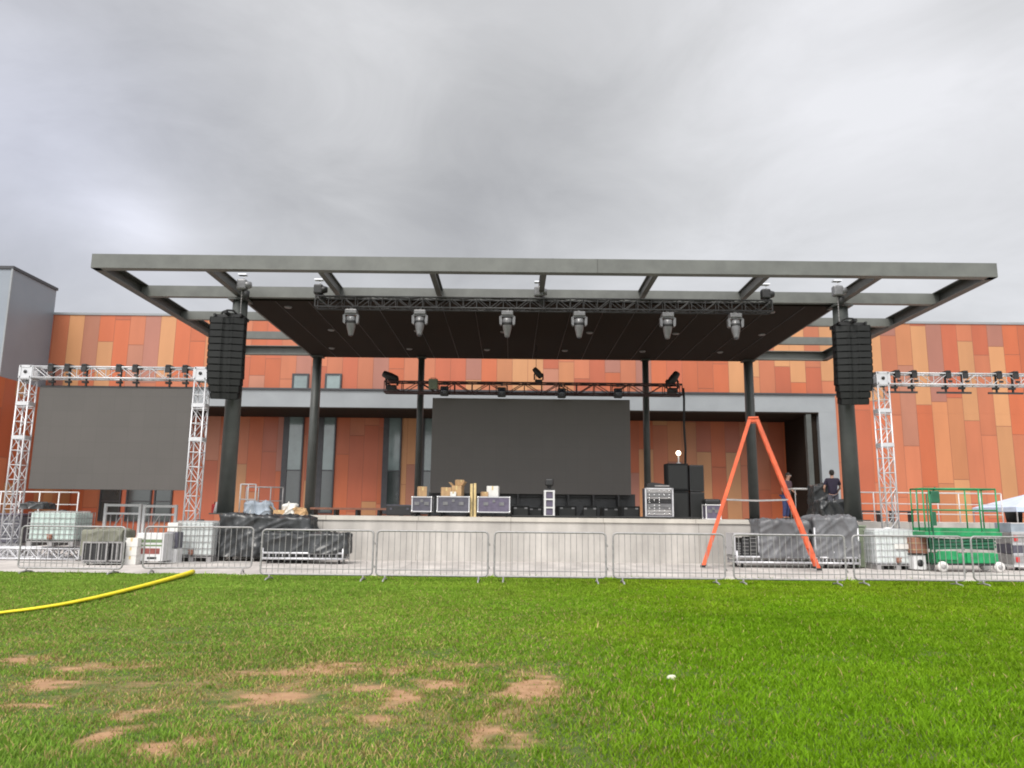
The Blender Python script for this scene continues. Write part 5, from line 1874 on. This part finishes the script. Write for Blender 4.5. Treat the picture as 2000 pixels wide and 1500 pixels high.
def person(label, loc, rz, shirt, pants, armL, armR, lean=0.0, headtilt=0.0):
    """armL / armR: (elbow, wrist) offsets in local coordinates; faces -Y before rotation"""
    ly_ = -lean
    J = []
    E = []

    def add(p, r_, par=None):
        J.append((Vector(p), r_)); i = len(J) - 1
        if par is not None:
            E.append((par, i))
        return i
    hip = add((0, 0, .94), (.11, .08))
    wa = add((0, ly_ * .3, 1.10), (.10, .08), hip)
    chest = add((0, ly_ * .7, 1.32), (.155, .11), wa)
    nb_ = add((0, ly_, 1.47), (.075, .075), chest)
    nk = add((0, ly_ * 1.1 - .01, 1.54), (.052, .055), nb_)
    hd0 = add((0, ly_ * 1.15 - .015, 1.60), (.068, .085), nk)
    hd1 = add((0, ly_ * 1.2 - .02, 1.67), (.078, .095), hd0)
    hd2 = add((0, ly_ * 1.2 - .01, 1.735), (.062, .078), hd1)
    shl = {}
    for s, (el, wr_) in ((-1, armL), (1, armR)):
        sh = add((s * .185, ly_ * .95, 1.42), .055, chest)
        e_ = add(el, .04, sh)
        w__ = add(wr_, .027, e_)
        dv = (Vector(wr_) - Vector(el)).normalized()
        pm = add(Vector(wr_) + dv * .06, (.034, .022), w__)
        side = dv.cross(Vector((0, 1, 0)))
        side = side.normalized() if side.length > .1 else Vector((1, 0, 0))
        fwd = side.cross(dv).normalized()
        for fi, (off, ln) in enumerate(((-.03, .075), (-.01, .085), (.01, .08), (.03, .065))):
            k1 = add(Vector(wr_) + dv * .10 + side * off, .0095, pm)
            k2 = add(Vector(wr_) + dv * (.10 + ln * .55) + side * off * 1.15 + fwd * .012, .009, k1)
            add(Vector(wr_) + dv * (.10 + ln) + side * off * 1.2 + fwd * .03, .008, k2)
        t1 = add(Vector(wr_) + dv * .045 - side * .045 + fwd * .01, .011, w__)
        add(Vector(wr_) + dv * .09 - side * .062 + fwd * .025, .009, t1)
    for s in (-1, 1):
        hp_ = add((s * .09, 0, .88), .088, hip)
        kn = add((s * .11, -.03, .49), .058, hp_)
        an_ = add((s * .12, .02, .09), .04, kn)
        add((s * .13, -.12, .035), (.04, .03), an_)
    root = thing('person', label, 'person', loc, rz)
    body = skin_mesh('body', J, E, M['skin'], root)
    # face
    fz, fy = 1.665, ly_ * 1.2 - .02
    w = MB()
    for s in (-1, 1):
        w.sphere((s * .032, fy - .088, fz + .012), .013, 8)
    w.build('eyes', M['white'], body)
    w = MB(); w.add([(0, fy - .118, fz - .03), (-.017, fy - .09, fz - .035), (.017, fy - .09, fz - .035), (0, fy - .092, fz + .015)], [(0, 1, 2), (0, 3, 1), (0, 2, 3), (1, 3, 2)])
    for s in (-1, 1):
        w.sphere((s * .083, fy + .005, fz - .005), .028, 8, (.4, .8, 1.2))
    w.build('nose_and_ears', M['skin'], body)
    w = MB(); w.box((0, fy - .088, fz - .065), (.045, .012, .012), 0, .004); w.build('mouth', M['maroon'], body)
    h = MB(); h.sphere((0, fy + .022, fz + .045), .103, 14, (.86, 1.0, .82)); h.sphere((0, fy + .045, fz), .09, 12, (.9, .8, 1.0)); h.build('hair', M['hair'], root)
    # shirt
    J2, E2 = [], []

    def a2(p, r_, par=None):
        J2.append((Vector(p), r_)); i = len(J2) - 1
        if par is not None:
            E2.append((par, i))
        return i
    c0 = a2((0, 0, .85), (.185, .145)); c1 = a2((0, ly_ * .3, 1.10), (.155, .125), c0); c2_ = a2((0, ly_ * .7, 1.32), (.18, .135), c1); c3 = a2((0, ly_, 1.465), (.09, .09), c2_)
    for s, (el, wr_) in ((-1, armL), (1, armR)):
        sh = a2((s * .19, ly_ * .95, 1.42), .078, c2_)
        a2(Vector((s * .19, ly_ * .95, 1.42)).lerp(Vector(el), .75), .066, sh)
    skin_mesh('shirt', J2, E2, shirt, root)
    J3, E3 = [], []
    J3.append((Vector((0, 0, 1.02)), (.172, .13)))
    for s in (-1, 1):
        i = len(J3)
        J3 += [(Vector((s * .09, 0, .86)), .105), (Vector((s * .11, -.03, .49)), .078), (Vector((s * .12, .02, .11)), .062)]
        E3 += [(0, i), (i, i + 1), (i + 1, i + 2)]
    skin_mesh('trousers', J3, E3, pants, root)
    for s in (-1, 1):
        w = MB(); w.box((s * .125, -.05, .045), (.10, .28, .085), 0, .03); w.build('shoe', M['shoe'], root)
    return root


p = at(1629, 940, 27.3)
person('person with dark hair in a navy shirt and grey trousers behind black covered gear', (p.x, 27.45, DECK), R(160), M['navy'], M['jeans'],
       ((-.26, -.12, 1.16), (-.16, -.30, 1.02)), ((.28, .02, 1.15), (.27, -.14, .95)), .06)
p = at(1534, 940, 29.5)
person('person in a dark shirt and blue jeans behind the right leg of the orange ladder', (p.x, 29.6, DECK), R(40), M['maroon'], M['bluejeans'],
       ((-.25, -.02, 1.14), (-.22, -.18, .95)), ((.25, -.10, 1.16), (.15, -.30, 1.05)), .12)

# ------------------------------------------------------------------ sky and light
SUN_EL, SUN_ROT = 50.0, 200.0      # sun behind the camera, veiled by cloud
world = bpy.data.worlds.new('World')
scene.world = world
world.use_nodes = True
nt = world.node_tree
N, L = nt.nodes.new, nt.links.new
bg = nt.nodes['Background']
BGS = 0.1
bg.inputs['Strength'].default_value = BGS
sky = N('ShaderNodeTexSky'); sky.sky_type = 'NISHITA'; sky.sun_disc = False
sky.sun_elevation = R(SUN_EL); sky.sun_rotation = R(SUN_ROT)
tc = N('ShaderNodeTexCoord')
sep = N('ShaderNodeSeparateXYZ'); L(tc.outputs['Generated'], sep.inputs[0])


def wm(op, a, b_=None, c=None):
    n_ = N('ShaderNodeMath'); n_.operation = op
    for i, v in enumerate((a, b_, c)):
        if v is None:
            continue
        if isinstance(v, (int, float)):
            n_.inputs[i].default_value = v
        else:
            L(v, n_.inputs[i])
    return n_.outputs[0]


# clouds laid out on a flat layer overhead
zc = wm('ADD', wm('MAXIMUM', sep.outputs['Z'], 0.0), 0.22)
cb = N('ShaderNodeCombineXYZ')
L(wm('DIVIDE', sep.outputs['X'], zc), cb.inputs[0]); L(wm('DIVIDE', sep.outputs['Y'], zc), cb.inputs[1])
mp = N('ShaderNodeMapping'); mp.inputs['Scale'].default_value = (1.0, 1.35, 1); mp.inputs['Rotation'].default_value = (0, 0, R(-18)); mp.inputs['Location'].default_value = (3.1, 1.7, 0)
L(cb.outputs[0], mp.inputs['Vector'])
n1 = N('ShaderNodeTexNoise'); n1.inputs['Scale'].default_value = 0.85; n1.inputs['Detail'].default_value = 6; n1.inputs['Roughness'].default_value = .48; n1.inputs['Distortion'].default_value = .35
L(mp.outputs[0], n1.inputs['Vector'])
n0 = N('ShaderNodeTexNoise'); n0.inputs['Scale'].default_value = 3.6; n0.inputs['Detail'].default_value = 8; n0.inputs['Roughness'].default_value = .58; n0.inputs['Distortion'].default_value = .6
zc2 = wm('ADD', wm('MAXIMUM', sep.outputs['Z'], 0.0), 0.55)
cb2 = N('ShaderNodeCombineXYZ')
L(wm('DIVIDE', sep.outputs['X'], zc2), cb2.inputs[0]); L(wm('MULTIPLY', sep.outputs['Z'], 1.5), cb2.inputs[1]); L(wm('DIVIDE', sep.outputs['Y'], zc2), cb2.inputs[2])
L(cb2.outputs[0], n0.inputs['Vector'])
val = wm('MULTIPLY_ADD', wm('SUBTRACT', n1.outputs['Fac'], .5), 0.70, 0.56)
val = wm('MULTIPLY_ADD', wm('SUBTRACT', n0.outputs['Fac'], .5), 0.72, val)
# broad lighter and darker areas of the cloud deck, as directions
BL = [(1880, 230, .26, .36), (1480, 60, .16, .10), (1080, 220, .13, -.10), (880, 450, .15, -.22), (720, 235, .09, .13), (285, 445, .045, .36), (190, 395, .05, .16), (400, 455, .07, .12), (380, 420, .10, .12), (60, 300, .12, .16),
      (30, 470, .08, -.14), (180, 40, .12, -.12), (520, 340, .09, -.14), (1250, 440, .16, -.06), (380, 160, .10, -.06), (1950, 20, .07, -.2)]
for px, py, sg, am in BL:
    d_ = (CR @ Vector((px - 1000, 750 - py, -F))).normalized()
    vm = N('ShaderNodeVectorMath'); vm.operation = 'DOT_PRODUCT'
    L(tc.outputs['Generated'], vm.inputs[0]); vm.inputs[1].default_value = d_
    e_ = wm('EXPONENT', wm('DIVIDE', wm('SUBTRACT', vm.outputs['Value'], 1.0), sg * sg * .5))
    val = wm('MULTIPLY_ADD', e_, am, val)
cr = N('ShaderNodeValToRGB')
els = cr.color_ramp.elements
els[0].position = .05; els[0].color = (.38, .38, .388, 1)
els[1].position = 1.0; els[1].color = (.88, .88, .905, 1)
q = els.new(.38); q.color = (.545, .545, .553, 1)
q = els.new(.66); q.color = (.69, .69, .70, 1)
L(val, cr.inputs['Fac'])
# the deck is brighter overhead and towards the veiled sun behind the camera
sd = Vector((math.sin(R(SUN_ROT)) * math.cos(R(SUN_EL)), math.cos(R(SUN_ROT)) * math.cos(R(SUN_EL)), math.sin(R(SUN_EL))))
vm = N('ShaderNodeVectorMath'); vm.operation = 'DOT_PRODUCT'
L(tc.outputs['Generated'], vm.inputs[0]); vm.inputs[1].default_value = sd
mr = N('ShaderNodeMapRange'); mr.interpolation_type = 'SMOOTHSTEP'
mr.inputs['From Min'].default_value = .0; mr.inputs['From Max'].default_value = 1.0; mr.inputs['To Min'].default_value = 1.0; mr.inputs['To Max'].default_value = 3.2
L(vm.outputs['Value'], mr.inputs['Value'])
SKY = 0.50       # luminance of the cloud deck
sc_ = wm('MULTIPLY', mr.outputs['Result'], SKY / BGS)
vb = N('ShaderNodeVectorMath'); vb.operation = 'DOT_PRODUCT'
L(tc.outputs['Generated'], vb.inputs[0]); vb.inputs[1].default_value = (CR @ Vector((40 - 1000, 750 - 290, -F))).normalized()
eb = wm('EXPONENT', wm('DIVIDE', wm('SUBTRACT', vb.outputs['Value'], 1.0), .018))
mb_ = N('ShaderNodeMix'); mb_.data_type = 'RGBA'; mb_.blend_type = 'MULTIPLY'
L(eb, mb_.inputs[0]); L(cr.outputs['Color'], mb_.inputs[6]); mb_.inputs[7].default_value = (.94, .96, 1.07, 1)
vs_ = N('ShaderNodeVectorMath'); vs_.operation = 'SCALE'
L(mb_.outputs[2], vs_.inputs[0]); L(sc_, vs_.inputs['Scale'])
mx = N('ShaderNodeMix'); mx.data_type = 'RGBA'
mx.inputs[0].default_value = .94
L(sky.outputs[0], mx.inputs[6]); L(vs_.outputs[0], mx.inputs[7])
L(mx.outputs[2], bg.inputs['Color'])

sl = bpy.data.lights.new('sun', 'SUN')
sl.energy = 1.5
sl.angle = R(25)
sl.color = (1.0, .95, .88)
so = bpy.data.objects.new('sun', sl)
COL.objects.link(so)
so.rotation_euler = sd.to_track_quat('Z', 'Y').to_euler()
so.location = (0, -10, 30)

scene.view_settings.view_transform = 'Standard'
scene.view_settings.look = 'None'
scene.view_settings.exposure = 1.0
scene.view_settings.gamma = 1.0
scene.render.engine = 'CYCLES'
scene.cycles.use_denoising = True
scene.cycles.max_bounces = 6
scene.cycles.filter_width = 1.9
